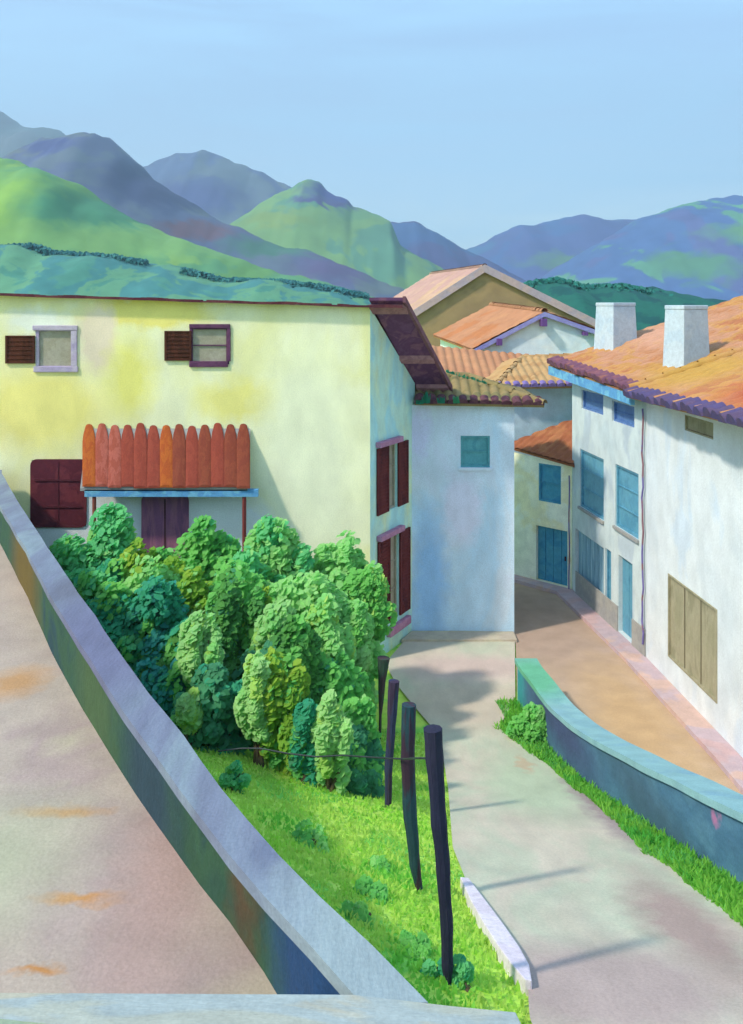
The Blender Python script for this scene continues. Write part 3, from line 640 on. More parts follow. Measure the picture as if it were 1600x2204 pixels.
def gable_house(name, label, apex, le, re, back, wall_m, roof_m, verge_m, base=0, z0=0, verge_w=.25, ends=(), loc=None):
    """gable faces the viewer: apex, left eave, right eave; back = offset of the rear gable"""
    H = thing(name, label, 'house', loc or (apex.x, apex.y+2, 0))
    bm = B(); k = .04
    def bot(p): return V(p.x, p.y, z0)
    for off in (V(0, 0, 0), back):
        a, l, r = apex+off, le+off, re+off
        face(bm, [bot(l), bot(r), r, a, l])
    face(bm, [bot(le), bot(le+back), le+back, le]); face(bm, [bot(re), bot(re+back), re+back, re])
    obj('wall', bm, wall_m, H)
    fwd = -back.normalized()*.16
    up = V(0, 0, .06)
    def ext(a, e): return e+(e-a).normalized()*.35
    le2, re2 = ext(apex, le), ext(apex, re)
    bm = B()
    for e in (le2, re2):
        tile_plane(bm, [e+fwd+up, apex+fwd+up, apex+back+up, e+back+up], (e+fwd+up, e+back+up), w=.3, amp=.05)
    R = obj('roof', bm, roof_m, H); ridge_cap(R, apex+fwd+up, apex+back+up, roof_m, .12)
    for e in (le2, re2):
        bm = B(); a, b = apex+fwd*1.02, e+fwd*1.02
        hexa(bm, [a+V(0, -.04, -verge_w*.6), b+V(0, -.04, -verge_w*.6), b+V(0, .03, -verge_w*.6), a+V(0, .03, -verge_w*.6)], [a+V(0, -.04, verge_w*.7), b+V(0, -.04, verge_w*.7), b+V(0, .03, verge_w*.7), a+V(0, .03, verge_w*.7)])
        obj('verge_board', bm, verge_m, R)
    for (px, py, d, w_, h_) in ends:
        c = P(px, py, d); bm = B(); hexa(bm, [V(c.x-w_, c.y-.05, c.z-h_), V(c.x+w_, c.y-.05, c.z-h_), V(c.x+w_, c.y+.6, c.z-h_), V(c.x-w_, c.y+.6, c.z-h_)], [V(c.x-w_, c.y-.05, c.z+h_), V(c.x+w_, c.y-.05, c.z+h_), V(c.x+w_, c.y+.6, c.z+h_), V(c.x-w_, c.y+.6, c.z+h_)])
        obj('purlin_end', bm, mat('purlin_purple', (104, 70, 130), scale=4), R)
    return H
lilac_board = mat('verge_lilac', (150, 148, 196), ((140, 136, 190),), scale=2)
mauve_board = mat('verge_mauve_grey', (176, 156, 168), ((186, 158, 160),), scale=1.2)
gable_house('gabled_house', 'white gabled house with orange roof and lilac verge among the rooftops', P(1170, 676, 34), P(1034, 748, 34), P(1300, 722, 34), V(-.85, 8.2, .22), whitegable_m, tile_apricot, lilac_board, verge_w=.13,
            ends=((1172, 694, 33.6, .1, .14), (1076, 736, 33.6, .09, .12), (1262, 718, 33.6, .07, .07)))
gable_house('gabled_house', 'tallest far house with gable wall in painted brown shade and pink tiled roof', P(1042, 578, 45), P(868, 690, 45), P(1300, 706, 45), V(-1.6, 15, .1), ochre_gable, tile_pink, mauve_board, verge_w=.3)
def low_house():
    H = thing('low_house', 'low house with orange roof in front of the white gable', 'house', (3.5, 30.5, 0))
    e0, e1, r1, r0 = P(840, 822, 29.2), P(1105, 842, 29.2), P(1140, 770, 33.2), P(860, 748, 33.2)
    bm = B(); tile_plane(bm, [e0, e1, P(1140, 766, 33.2), P(860, 738, 33.2)], (e0, e1), w=.28); R = obj('roof', bm, tile_apricot, H)
    bm = B(); prism(bm, [(e0.x+.2, 29.6), (e1.x-.3, 29.6), (5.4, 33.0), (1.2, 33.0)], 0, lambda x, y: lerp(e0.z, r0.z, (y-29.2)/4)-.75); obj('wall', bm, whitegable_m, H)
low_house()

# ------------------------------------------------------------------ terrace, parapets, blue wall
TZ, PT = 3.70, 4.45        # terrace floor, parapet top
def opx(y): return outx(y)
def ipx(y): return sum(interp(y+o, INP) for o in (-.3, 0, .3))/3
terr_m = mat('terrace_floor', (206, 184, 168), ((210, 190, 172), (200, 176, 166), (212, 196, 170)), scale=.45, stretch=(1, .8, 1), k=.68, soft=.12,
    patches=[((222, 162, 96), (-2.75, 8.2, TZ), (.35, .1, 1), .6), ((220, 160, 100), (-2.2, 7.0, TZ), (.28, .07, 1), .6), ((218, 156, 96), (-2.25, 6.25, TZ), (.16, .05, 1), .6),
             ((204, 200, 168), (-3.2, 7.4, TZ), (.7, .9, 1), .6), ((206, 172, 160), (-1.6, 7.6, TZ), (.35, 1.6, 1), .6), ((220, 170, 120), (-4.2, 11.0, TZ), (.3, .4, 1), .6)], pk=.3)
bm = B(); prism(bm, [(-14, 5.0)]+[(max(ipx(q)+.1, opx(q)-.13), q) for q in (5.0, 5.5, 6.2, 7, 8, 9, 10, 12, 14, 17, 20.6)]+[(-14, 20.6)], -.3, TZ); struct('terrace_floor', bm, terr_m, 'beige and pink terrace floor inside the parapet')
parapet_shade_m = mat('parapet_inner_shade', (56, 96, 80), ((66, 108, 78), (48, 86, 92)), scale=.9, k=.62, pk=.35, bscale=16, bump=.6, soft=.12,  # shade of the inner face put into its dark green-blue tones
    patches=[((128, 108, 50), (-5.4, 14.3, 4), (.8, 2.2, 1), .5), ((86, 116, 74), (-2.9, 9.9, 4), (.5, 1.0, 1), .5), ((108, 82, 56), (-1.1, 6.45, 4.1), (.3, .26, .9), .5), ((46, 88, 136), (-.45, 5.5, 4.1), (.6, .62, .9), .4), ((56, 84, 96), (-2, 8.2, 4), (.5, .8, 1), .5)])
coping_m = mat('coping_blue_grey', (164, 178, 196), ((152, 160, 182), (172, 190, 200)), scale=.8, stretch=(1.6, .5, 1), k=.56, bscale=18, bump=.4, soft=.12, pk=.25,
    patches=[((190, 208, 212), (.0, 5.4, PT), (.6, 1.2, 1), .5), ((140, 142, 172), (-2.9, 10.5, PT), (1.1, 2.6, 1), .6), ((140, 150, 176), (-.7, 6.7, PT), (.1, .6, 1), .5), ((136, 140, 158), (-3.9, 12.2, PT), (.3, .6, 1), .5)])
ledge_m = mat('ledge_pale', (196, 200, 186), ((186, 198, 196), (204, 198, 176)), scale=1.2, k=.68, stretch=(.5, 2, 1))
Wp = thing('parapet_wall', 'long diagonal parapet with blue-grey coping and inner face painted dark as shade', 'wall', (-2, 9, TZ))
def ribbon(bm, y0, y1, fa, fb, z0, z1, n=36, wob=.012):
    rows = []
    for i in range(n+1):
        y = lerp(y0, y1, i/n); w1 = wob*noise.noise(V(y*1.3, 1, 0)); w2 = wob*noise.noise(V(y*1.3, 9, 0)); wz = wob*.6*noise.noise(V(y*.9, 4, 0))
        a, b = fa(y)+w1, fb(y)+w2
        rows.append([bm.verts.new((a, y, z0)), bm.verts.new((b, y, z0)), bm.verts.new((b, y, z1+wz)), bm.verts.new((a, y, z1+wz))])
    for p, q in zip(rows, rows[1:]):
        for k in range(4): bm.faces.new((p[k], p[(k+1) % 4], q[(k+1) % 4], q[k]))
    bm.faces.new(rows[0]); bm.faces.new(rows[-1][::-1])
bm = B(); ribbon(bm, 5.0, 20.7, lambda y: ipx(y)+.03+max(0, min(opx(y)-.12, sum(interp(y+o, BASEP) for o in (-.3, 0, .3))/3)-ipx(y)-.03)*max(0, min(1, (12-y)/4)), lambda y: opx(y)-.03, 0, PT-.09); obj('wall', bm, parapet_shade_m, Wp)
bm = B(); ribbon(bm, 4.98, 20.75, ipx, opx, PT-.088, PT, wob=.02); obj('coping', bm, coping_m, Wp, smooth=False)
Wq = thing('parapet_wall', 'pale low ledge wall crossing the bottom of the terrace', 'wall', (-3, 4.9, TZ))
bm = B(); prism(bm, [(-14, 4.82), (.78, 4.78), (.72, 4.88), (-14, 5.1)], 1.5, PT-.07); obj('wall', bm, ledge_m, Wq)
bm = B(); prism(bm, [(-14, 4.87), (-2, 4.86), (-1.4, 4.78), (.80, 4.72), (.76, 4.90), (.42, 4.94), (-.1, 5.02), (-14, 5.13)], PT-.068, PT+.006); bevel(bm, .008); obj('coping', bm, ledge_m, Wq)
# blue retaining wall between the road and the street
bw_m = mat('retaining_blue', (84, 126, 152), ((72, 112, 140), (92, 134, 158)), scale=.9, stretch=(1, .6, 1), k=.95, bump=.5, bscale=14, soft=.12, pk=.3,
    patches=[((70, 84, 120), (3.3, 16.4, .9), (.5, 2.0, .5), .5), ((60, 150, 158), (3.0, 19.0, .4), (.4, .5, .8), .5), ((176, 120, 160), (3.85, 10.35, 2.45), (.09, .10, .08), .4), ((70, 100, 120), (3.7, 12, 1.5), (.5, 2, .35), .5)])
bcop_m = mat('coping_teal', (152, 198, 208), ((160, 206, 210), (144, 190, 208)), scale=.7, k=.72, pk=.3, patches=[((120, 200, 160), (3.2, 18.2, .9), (.6, 1.1, .6), .5)])
Wb = thing('retaining_wall', 'low slate blue wall with pale teal coping between road and sandy street', 'wall', (3.6, 14, 0))
def wz(y): return G(y)+.80+.05*min(1, max(0, (y-16)/3))
bm = B(); rows = []
def slabs(bm, y0, y1, a0, a1, zlo, zhi, n=60, wob=.015):
    rows = []
    for i in range(n+1):
        y = lerp(y0, y1, i/n); w = wob*noise.noise(V(y*1.1, 2, 0)); x = xw(y)
        rows.append([bm.verts.new((x+a0+w, y, zlo(y))), bm.verts.new((x+a1+w, y, zlo(y))), bm.verts.new((x+a1+w, y, zhi(y))), bm.verts.new((x+a0+w, y, zhi(y)))])
    for p, q in zip(rows, rows[1:]):
        for k in range(4): bm.faces.new((p[k], p[(k+1) % 4], q[(k+1) % 4], q[k]))
    bm.faces.new(rows[0]); bm.faces.new(rows[-1][::-1])
slabs(bm, 19.1, 3.0, -.17, .17, lambda y: -.3, lambda y: wz(y)-.09); obj('wall', bm, bw_m, Wb)
bm = B(); slabs(bm, 19.14, 3.0, -.22, .24, lambda y: wz(y)-.088, wz, wob=.03); obj('coping', bm, bcop_m, Wb)
# white kerb stone at the road edge
bm = B(); pts = [(px, py) for px, py in ((1000, 1900), (1030, 1950), (1062, 2000), (1095, 2050), (1120, 2090), (1138, 2125))]
ks = []
for px, py in pts:
    d = 6.0
    while E+(HY-py)/F_PX*d > G(d)+.05: d += .01
    ks.append(((px-CX)/F_PX*d, d))
rows = []
for i, (x, y) in enumerate(ks):
    w = (.05, .085, .1, .1, .08, .03)[i]; z = G(y)
    rows.append([bm.verts.new(p) for p in ((x-w, y, z-.05), (x-w*.9, y, z+.11), (x+w*.9, y, z+.10), (x+w, y, z-.05))])
for p, q in zip(rows, rows[1:]):
    for k in range(4): bm.faces.new((p[k], p[(k+1) % 4], q[(k+1) % 4], q[k]))
bm.faces.new(rows[0]); bm.faces.new(rows[-1][::-1]); bevel(bm, .012)
kerb = obj('kerb_stone', bm, mat('kerb_white', (228, 216, 224), ((220, 206, 216),), scale=3), loc=(ks[2][0], ks[2][1], G(ks[2][1])))
tag(kerb, 'white painted kerb stone where the grass meets the road', 'kerb')

# ------------------------------------------------------------------ fence posts and wire
post_tones = {'navy': ((52, 50, 74), (44, 46, 70)), 'teal': ((46, 78, 88), (70, 50, 66)), 'plum': ((70, 54, 80), (58, 62, 96)), 'brown': ((84, 66, 72), (64, 84, 72))}
def post(name_tone, label, pts, d):
    """pts: (px, py, half width px) from top to foot"""
    P3 = [(P(a, b, d), w/F_PX*d) for a, b, w in pts]
    bm = B(); path, rad = [], []
    for i in range(len(P3)-1):
        for j in range(4):
            t = j/4; p = P3[i][0].lerp(P3[i+1][0], t); r = lerp(P3[i][1], P3[i+1][1], t)
            p = p+V(.008*noise.noise(p*3), .008*noise.noise(p*3+V(5, 0, 0)), 0); path.append(p); rad.append(r*(1+.12*noise.noise(p*6)))
    path.append(P3[-1][0]); rad.append(P3[-1][1]); foot = P3[-1][0].copy(); foot.z -= .15; path.append(foot); rad.append(P3[-1][1])
    tube(bm, path, rad, 9)
    c = post_tones[name_tone]
    o = obj('fence_post', bm, mat('post_'+name_tone, c[0], (c[1],), scale=5, stretch=(2, 2, .25), bscale=40, bump=.6, k=.8), loc=P3[-1][0])
    tag(o, label, 'post', 'crooked wooden fence posts beside the road'); return o
post('navy', 'nearest and tallest dark navy fence post by the kerb stone', [(931, 1568, 21), (940, 1700, 18), (952, 1850, 16), (960, 1980, 14), (963, 2080, 13), (966, 2146, 5)], 7.0)
post('teal', 'teal and plum fence post second from the kerb stone', [(881, 1517, 16), (877, 1640, 15), (884, 1760, 15), (893, 1860, 12), (904, 1925, 7), (912, 1956, 5)], 9.2)
post('plum', 'short plum fence post third from the kerb stone, half in leaves', [(848, 1466, 12), (843, 1560, 10), (836, 1660, 9), (836, 1720, 8), (834, 1786, 4)], 12.5)
post('brown', 'farthest thin brown fence post against the yellow house corner', [(826, 1416, 13), (822, 1470, 8), (819, 1540, 3.2), (817, 1645, 3)], 16.4)
bm = B(); wp = [P(a, b, d) for a, b, d in ((470, 1617, 10.6), (520, 1611, 10.5), (560, 1611, 10.4), (620, 1622, 10.2), (680, 1629, 10.0), (740, 1626, 9.8), (800, 1630, 9.5), (868, 1634, 9.08), (905, 1632, 7.35), (930, 1634, 7.02))]
sp = []
for i in range(len(wp)-1):
    for j in range(5): sp.append(wp[i].lerp(wp[i+1], j/5))
sp.append(wp[-1]); tube(bm, sp, .009, 5)
wire = obj('fence_wire', bm, mat('wire_dark', (50, 56, 60), scale=3, rough=.5), loc=tuple(P(868, 1634, 9.35)))
tag(wire, 'thin sagging wire strung from the posts into the bushes', 'wire')

# ------------------------------------------------------------------ foliage
def leaf_mesh(name, centers, sizes, normals, mids, elong=1.6):
    n = len(centers); C = np.asarray(centers, float); Nn = np.asarray(normals, float); Nn /= np.linalg.norm(Nn, axis=1)[:, None]+1e-9
    r = rng.normal(size=(n, 3)); U = np.cross(Nn, r); U /= np.linalg.norm(U, axis=1)[:, None]+1e-9; W = np.cross(Nn, U)
    s = np.asarray(sizes)[:, None]
    prof = [(-1, 0, 0), (-.35, .5, .08), (.4, .45, .1), (1, 0, -.12), (.4, -.45, .1), (-.35, -.5, .08)]
    verts = np.stack([C+U*s*a*elong*.5+W*s*b+Nn*s*c for a, b, c in prof], 1).reshape(-1, 3)
    me = bpy.data.meshes.new(name); me.vertices.add(n*6); me.vertices.foreach_set('co', verts.ravel())
    me.loops.add(n*6); me.loops.foreach_set('vertex_index', np.arange(n*6)); me.polygons.add(n)
    me.polygons.foreach_set('loop_start', np.arange(n)*6); me.polygons.foreach_set('loop_total', np.full(n, 6)); me.polygons.foreach_set('material_index', np.asarray(mids, dtype=np.int32))
    me.update(); me.validate(); return me
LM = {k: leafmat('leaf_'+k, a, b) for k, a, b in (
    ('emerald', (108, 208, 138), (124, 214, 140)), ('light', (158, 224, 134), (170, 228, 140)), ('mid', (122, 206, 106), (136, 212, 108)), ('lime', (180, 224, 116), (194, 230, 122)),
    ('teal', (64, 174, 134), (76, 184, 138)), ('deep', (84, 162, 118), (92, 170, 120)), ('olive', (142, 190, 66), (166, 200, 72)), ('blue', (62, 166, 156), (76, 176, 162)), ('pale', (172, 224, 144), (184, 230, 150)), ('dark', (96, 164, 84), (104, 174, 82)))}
stem_m = mat('stem_brown', (96, 78, 60), ((80, 70, 56),), scale=6)
def shrub(label, tone, alt, cx, ct, cb, hw, d, n=1500, leaf=.085, depth=.8, group='leafy shrubs crowding in front of the yellow house', cat='shrub', name='shrub', clumps=26, up=False):
    """crown seen around photo column cx, rows ct..cb, half width hw (photo px), at distance d"""
    top, bot = P(cx, ct, d), P(cx, cb, d); R = hw/F_PX*d; Hh = (top.z-bot.z)/2; c = (top+bot)/2
    gz = ground_z(c.x, c.y); base = V(c.x, c.y, gz)
    H = thing(name, label, cat, base, group)
    lobes = np.array([[-.3, 0, .42], [.3, rng.uniform(-.2, .2), .38], [rng.uniform(-.1, .1), -.2, .55], [-.62, rng.uniform(-.4, .4), rng.uniform(-.2, .2)], [.62, rng.uniform(-.4, .4), rng.uniform(-.2, .2)], [rng.uniform(-.3, .3), -.5, 0], [-.4, .1, -.55], [.4, -.1, -.55]])
    K = rng.normal(size=(clumps, 3)); K /= np.linalg.norm(K, axis=1)[:, None]
    K *= (rng.uniform(.1, .42, clumps))[:, None]; K += lobes[rng.integers(0, 8, clumps)]
    cr = rng.uniform(.2, .4, clumps); cr *= 1
    tone_ids = rng.choice(3, clumps, p=(.78, .12, .10))
    ci = rng.integers(0, clumps, n); q = rng.normal(size=(n, 3)); q /= np.linalg.norm(q, axis=1)[:, None]
    rad = cr[ci]*rng.uniform(.55, 1.05, n)**.5
    pt = K[ci]+q*rad[:, None]
    # ragged silhouette
    sc = np.array([R, R*depth, Hh]); pos = pt*sc*.92+np.array(c)
    nr = q*.35+rng.normal(size=(n, 3))*.3+np.array([-.5, -.5, .7]); ids = tone_ids[ci]
    flip = rng.random(n) < .06; ids = np.where(flip, (ids+1) % 3, ids)
    keep = pos[:, 2] > gz-.02
    mx = max(1.0, d/14)
    me = leaf_mesh('foliage', pos[keep], (rng.uniform(.7, 1.4, n)*leaf*mx)[keep], nr[keep], ids[keep])
    mid = {'light': 'pale', 'lime': 'pale', 'pale': 'lime'}.get(tone, tone)
    obj('foliage', me, [LM[tone], LM[alt], LM[mid] if mid != tone else LM['mid']], H)
    bm = B()
    for j in range(4):
        e = V(c.x+random.uniform(-.5, .5)*R, c.y+random.uniform(-.3, .3)*R, c.z+random.uniform(-.2, .5)*Hh); b0 = V(c.x+random.uniform(-.08, .08), c.y+random.uniform(-.08, .08), gz-.05)
        m_ = b0.lerp(e, .5)+V(random.uniform(-.1, .1), random.uniform(-.1, .1), 0); tube(bm, [b0, m_, e], [.035, .025, .01], 6)
    obj('stem', bm, stem_m, H)
    return H
# back row, against the yellow wall (label, tone, accent, px, top row, bottom row, half width, distance)
SH = [
 ('emerald shrub at the parapet end, below the wine-red shutters', 'emerald', 'mid', 165, 1140, 1420, 75, 18.0),
 ('tall emerald shrub just right of the first porch post', 'emerald', 'light', 248, 1082, 1400, 52, 18.3),
 ('narrow yellow-green shrub left of the plum porch door', 'olive', 'lime', 300, 1165, 1420, 40, 17.4),
 ('light green shrub hiding the foot of the plum porch door', 'mid', 'light', 370, 1165, 1420, 62, 18.0),
 ('round mid-green shrub between the plum door and second porch post', 'mid', 'emerald', 455, 1100, 1400, 62, 18.6),
 ('tall light green shrub just right of the second porch post', 'light', 'emerald', 585, 1098, 1420, 58, 18.6),
 ('light green shrub under the second porch post', 'emerald', 'light', 530, 1180, 1460, 60, 17.8),
 ('pale green shrub in the dip right of the porch', 'light', 'emerald', 655, 1180, 1480, 60, 18.4),
 ('bright shrub peaking before the yellow house corner', 'light', 'mid', 745, 1126, 1480, 56, 18.8),
 ('rounded green shrub overlapping the mint-shaded side wall', 'mid', 'lime', 785, 1200, 1400, 38, 18.3),
 ('broad emerald shrub filling the left, behind the blue-green pointed one', 'emerald', 'teal', 205, 1185, 1480, 80, 17.2),
 ('yellow-tinged shrub in front of the plum porch door', 'light', 'olive', 345, 1195, 1450, 70, 17.0),
 ('broad mid-green shrub before the second porch post', 'mid', 'light', 500, 1190, 1500, 80, 16.9),
 ('broad light green shrub filling the thicket right of the porch', 'light', 'mid', 640, 1215, 1520, 84, 17.2),
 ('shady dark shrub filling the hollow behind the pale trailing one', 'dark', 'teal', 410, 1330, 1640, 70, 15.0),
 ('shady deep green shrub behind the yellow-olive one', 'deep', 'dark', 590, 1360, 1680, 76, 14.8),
 ('wide mid-green shrub left of the fence posts', 'mid', 'deep', 705, 1370, 1690, 66, 15.0),
 # middle
 ('dark teal shrub pressed against the diagonal coping', 'teal', 'emerald', 255, 1240, 1500, 75, 16.2),
 ('blue-green shrub with a pointed top in the left middle', 'teal', 'blue', 345, 1230, 1560, 70, 15.8),
 ('yellow-green shrub glowing below the plum door', 'olive', 'light', 408, 1215, 1480, 50, 16.6),
 ('small blue-teal shrub deep behind the coping', 'blue', 'teal', 370, 1395, 1640, 62, 14.6),
 ('pale green trailing shrub left of the dark olive ones', 'pale', 'light', 428, 1310, 1520, 34, 14.4),
 ('dark olive shrub with a round head in the middle', 'dark', 'deep', 490, 1245, 1560, 44, 15.4),
 ('second dark round-headed shrub right of the middle', 'dark', 'olive', 560, 1245, 1540, 40, 15.6),
 ('pale green leaning shrub under the dark round heads', 'pale', 'light', 600, 1285, 1480, 36, 15.0),
 ('deep green pointed shrub in the right middle', 'dark', 'mid', 640, 1330, 1640, 48, 14.6),
 ('fresh light green shrub before the yellow corner', 'light', 'lime', 700, 1290, 1560, 50, 16.2),
 ('light shrub leaning towards the mint-shaded side wall', 'light', 'mid', 765, 1290, 1520, 42, 17.2),
 ('small teal shrub beside the farthest fence post', 'teal', 'mid', 735, 1400, 1600, 34, 15.4),
 ('small bright green shrub hugging the farthest post', 'mid', 'lime', 775, 1430, 1660, 24, 15.8),
 # front
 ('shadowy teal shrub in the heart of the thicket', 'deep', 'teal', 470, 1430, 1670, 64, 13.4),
 ('pale narrow shrub trailing above the wire', 'pale', 'lime', 410, 1480, 1580, 18, 13.0),
 ('pale green column shrub above the middle of the wire', 'pale', 'light', 552, 1400, 1610, 26, 12.9),
 ('yellow-olive shrub crossed by the wire', 'olive', 'mid', 610, 1400, 1680, 44, 13.0),
 ('slim teal shrub right of the yellow-olive one', 'teal', 'deep', 660, 1500, 1710, 26, 12.7),
 ('deep green shrub low behind the plum post', 'deep', 'mid', 740, 1520, 1740, 56, 13.4),
 ('pale green leafy shrub right of the slim teal one', 'pale', 'light', 712, 1480, 1700, 30, 12.6),
 ('mid-green shrub behind the teal fence post', 'mid', 'light', 762, 1480, 1740, 38, 13.8),
 ('low deep green shrub at the foot of the thicket', 'deep', 'emerald', 775, 1650, 1770, 36, 12.9),
]
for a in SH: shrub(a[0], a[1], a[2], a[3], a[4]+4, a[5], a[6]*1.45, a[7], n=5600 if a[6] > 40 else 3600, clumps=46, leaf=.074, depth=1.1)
gl = 'low leafy plants on the bright grass bank'
shrub('small emerald plant at the left end of the wire', 'emerald', 'teal', 510, 1640, 1715, 36, 11.4, n=1200, group=gl, cat='plant', name='low_plant', clumps=16, leaf=.05)
for lab, cx, ct, cb, hw in (('green clover patch highest on the grass bank, near the thicket', 668, 1770, 1835, 46), ('small round clover patch between bank top and teal post', 817, 1825, 1880, 26),
                            ('wide green clover patch in the middle of the bank', 800, 1880, 1945, 62), ('low clover patch nearest the diagonal coping', 768, 1932, 1985, 36), ('faint clover patch stretching low on the bank', 890, 2010, 2050, 34)):
    d = 6.0
    while E+(HY-(cb+ct)/2)/F_PX*d > lawn((cx-CX)/F_PX*d, d)+.05: d += .02
    shrub(lab, 'mid', 'light', cx, ct+22, cb, hw, d, n=1100, group=gl, cat='plant', name='low_plant', clumps=20, leaf=.036, depth=2.2)
shrub('bushy teal plant around the foot of the nearest post', 'emerald', 'teal', 990, 2045, 2185, 58, 7.06, n=1500, leaf=.032, group=gl, cat='plant', name='low_plant', clumps=16)
shrub('teal plant left of the nearest post foot', 'emerald', 'teal', 928, 2062, 2165, 34, 7.08, n=700, leaf=.032, group=gl, cat='plant', name='low_plant', clumps=10)

# grass blades
def grass(name, label, spots, mats, hmin, hmax, w):
    n = len(spots); base = np.array([(x, y, ground_z(x, y)-.015) for x, y in spots]); h = rng.uniform(hmin, hmax, n); ang = rng.uniform(0, math.pi*2, n)
    side = np.stack([np.cos(ang), np.sin(ang), np.zeros(n)], 1)*(w*rng.uniform(.6, 1.3, n))[:, None]; ln = rng.normal(size=(n, 3))*.35; ln[:, 2] = 0
    top = base+ln*h[:, None]+np.array([0, 0, 1])*h[:, None]; mid = base+ln*h[:, None]*.35+np.array([0, 0, .55])*h[:, None]
    v = np.stack([base-side, base+side, mid+side*.8, top, mid-side*.8], 1).reshape(-1, 3)
    me = bpy.data.meshes.new(name); me.vertices.add(n*5); me.vertices.foreach_set('co', v.ravel()); me.loops.add(n*5); me.loops.foreach_set('vertex_index', np.arange(n*5))
    me.polygons.add(n); me.polygons.foreach_set('loop_start', np.arange(n)*5); me.polygons.foreach_set('loop_total', np.full(n, 5))
    mi = np.array([int((noise.noise(V(x*1.1, y*1.1, 3))*.5+.5+random.uniform(-.12, .12))*len(mats)) for x, y in spots]).clip(0, len(mats)-1).astype(np.int32)
    me.polygons.foreach_set('material_index', mi); me.update(); me.validate()
    return tag(obj(name, me, mats), label, 'grass', kind='stuff')
gm = [leafmat('grass_lime', (176, 228, 92), (184, 232, 100)), leafmat('grass_yellow', (190, 228, 108), (200, 230, 112)), leafmat('grass_green', (136, 212, 88), (150, 218, 92))]
sp = []
while len(sp) < 26000:
    y = random.uniform(5.2, 17.5)**1; x = random.uniform(-5, edgeL(y)-.03+random.gauss(0, .02))
    if x < opx(y)+.05: continue
    if random.random() > 9/(y+2): continue
    sp.append((x, y))
grass('grass', 'bright lime grass covering the bank beside the parapet', sp, gm, .025, .07, .018)
sp = []
while len(sp) < 14000:
    y = random.uniform(6, 19.0); x1 = xw(y)-.19; x0 = roadR(y)-.05 if y < 18 else x1-.5
    t = random.random()**.8; x = x1-(x1-x0)*t*(1.0+.15*noise.noise(V(y*1.5, 0, 0)))
    if y > 18: x = x1-random.random()*.45
    if random.random() > 10/(y+2): continue
    sp.append((x, y))
grass('verge_grass', 'strip of green grass along the foot of the blue wall', sp, [leafmat('verge_green', (104, 200, 82), (116, 206, 88)), leafmat('verge_lime', (134, 208, 82), (148, 214, 86)), LM['mid']], .05, .15, .018)
gv = 'leafy clumps growing against the blue wall'
shrub('leafy green clump at the far end of the blue wall', 'mid', 'light', 1150, 1515, 1625, 62, 17.2, n=3000, group=gv, cat='plant', name='low_plant', clumps=22, leaf=.045)

# ------------------------------------------------------------------ hills
def hill(label, D, sil, m, front=.35, back=.3, rough=.06, seed=0, nx=150, spur=9, pw=1.0):
    bm = B(); x0, x1 = sil[0][0], sil[-1][0]; nt = 26; rows = []
    for j in range(nt+1):
        t = -1+2*j/nt; y = D*(1+(front if t < 0 else back)*t); a = abs(t); row = []
        for i in range(nx+1):
            px = lerp(x0, x1, i/nx); x = (px-CX)/F_PX*D; h = (HY-interp(px, sil))/F_PX*D+E
            pr = ((1+math.cos(math.pi*a))/2)**pw
            nz = noise.fractal(V(x/D*spur+seed*7.3+t*.8, t*1.6+seed, seed), 1.0, 2.0, 4)
            z = (h+4)*pr*(1+nz*.22*math.sin(math.pi*min(1, a*1.15)))-4+rough*D*.05*noise.fractal(V(x/D*40, t*6, seed), 1, 2, 3)
            row.append(bm.verts.new((x, y, z)))
        rows.append(row)
    for p, q in zip(rows, rows[1:]):
        for i in range(nx): bm.faces.new((p[i], p[i+1], q[i+1], q[i]))
    return struct('hill', bm, m, label, smooth=True)
def hp(c, px0, px1, py0, py1, D, sf=.4):
    ctr, h = boxp(px0, px1, py0, py1, D, D*.5); return (c, (ctr[0], D*.9, ctr[2]), h, sf)
def hm(name, base, tones, D, patches=(), k=.6, sc=9, st=(1, .6, 1.4)):
    return mat(name, base, tones, scale=sc/D, stretch=st, k=k, bump=.0, soft=.03, patches=patches, pk=D*.03)
hill('near teal-green slope behind the yellow roof', 170, [(-260, 520), (0, 535), (70, 530), (130, 548), (220, 552), (310, 566), (400, 575), (480, 602), (600, 606), (700, 618), (780, 636), (860, 652), (960, 680)],
     hm('hill_teal', (96, 166, 144), ((84, 154, 150), (116, 178, 138), (90, 160, 138)), 170, k=.62, sc=16), seed=1)
hill('dark teal wooded rise behind the chimneys', 130, [(1040, 680), (1090, 640), (1140, 606), (1200, 598), (1260, 614), (1340, 612), (1420, 628), (1500, 648), (1600, 670), (1800, 690)],
     hm('hill_wood', (34, 110, 100), ((40, 120, 104), (30, 100, 96)), 130, k=.6, sc=30), seed=2)
hill('bright green hillside on the left', 340, [(-300, 300), (0, 338), (40, 346), (80, 368), (180, 402), (230, 438), (290, 474), (380, 510), (480, 545), (600, 588), (700, 606), (780, 632), (860, 660)],
     hm('hill_green', (122, 178, 100), ((108, 172, 116), (146, 192, 100)), 340, k=.68, patches=[hp((150, 196, 88), 20, 190, 400, 540, 340), hp((150, 196, 96), -60, 60, 340, 430, 340), hp((84, 156, 112), 150, 330, 420, 520, 340), hp((140, 190, 110), 140, 520, 500, 570, 340)]), seed=3)
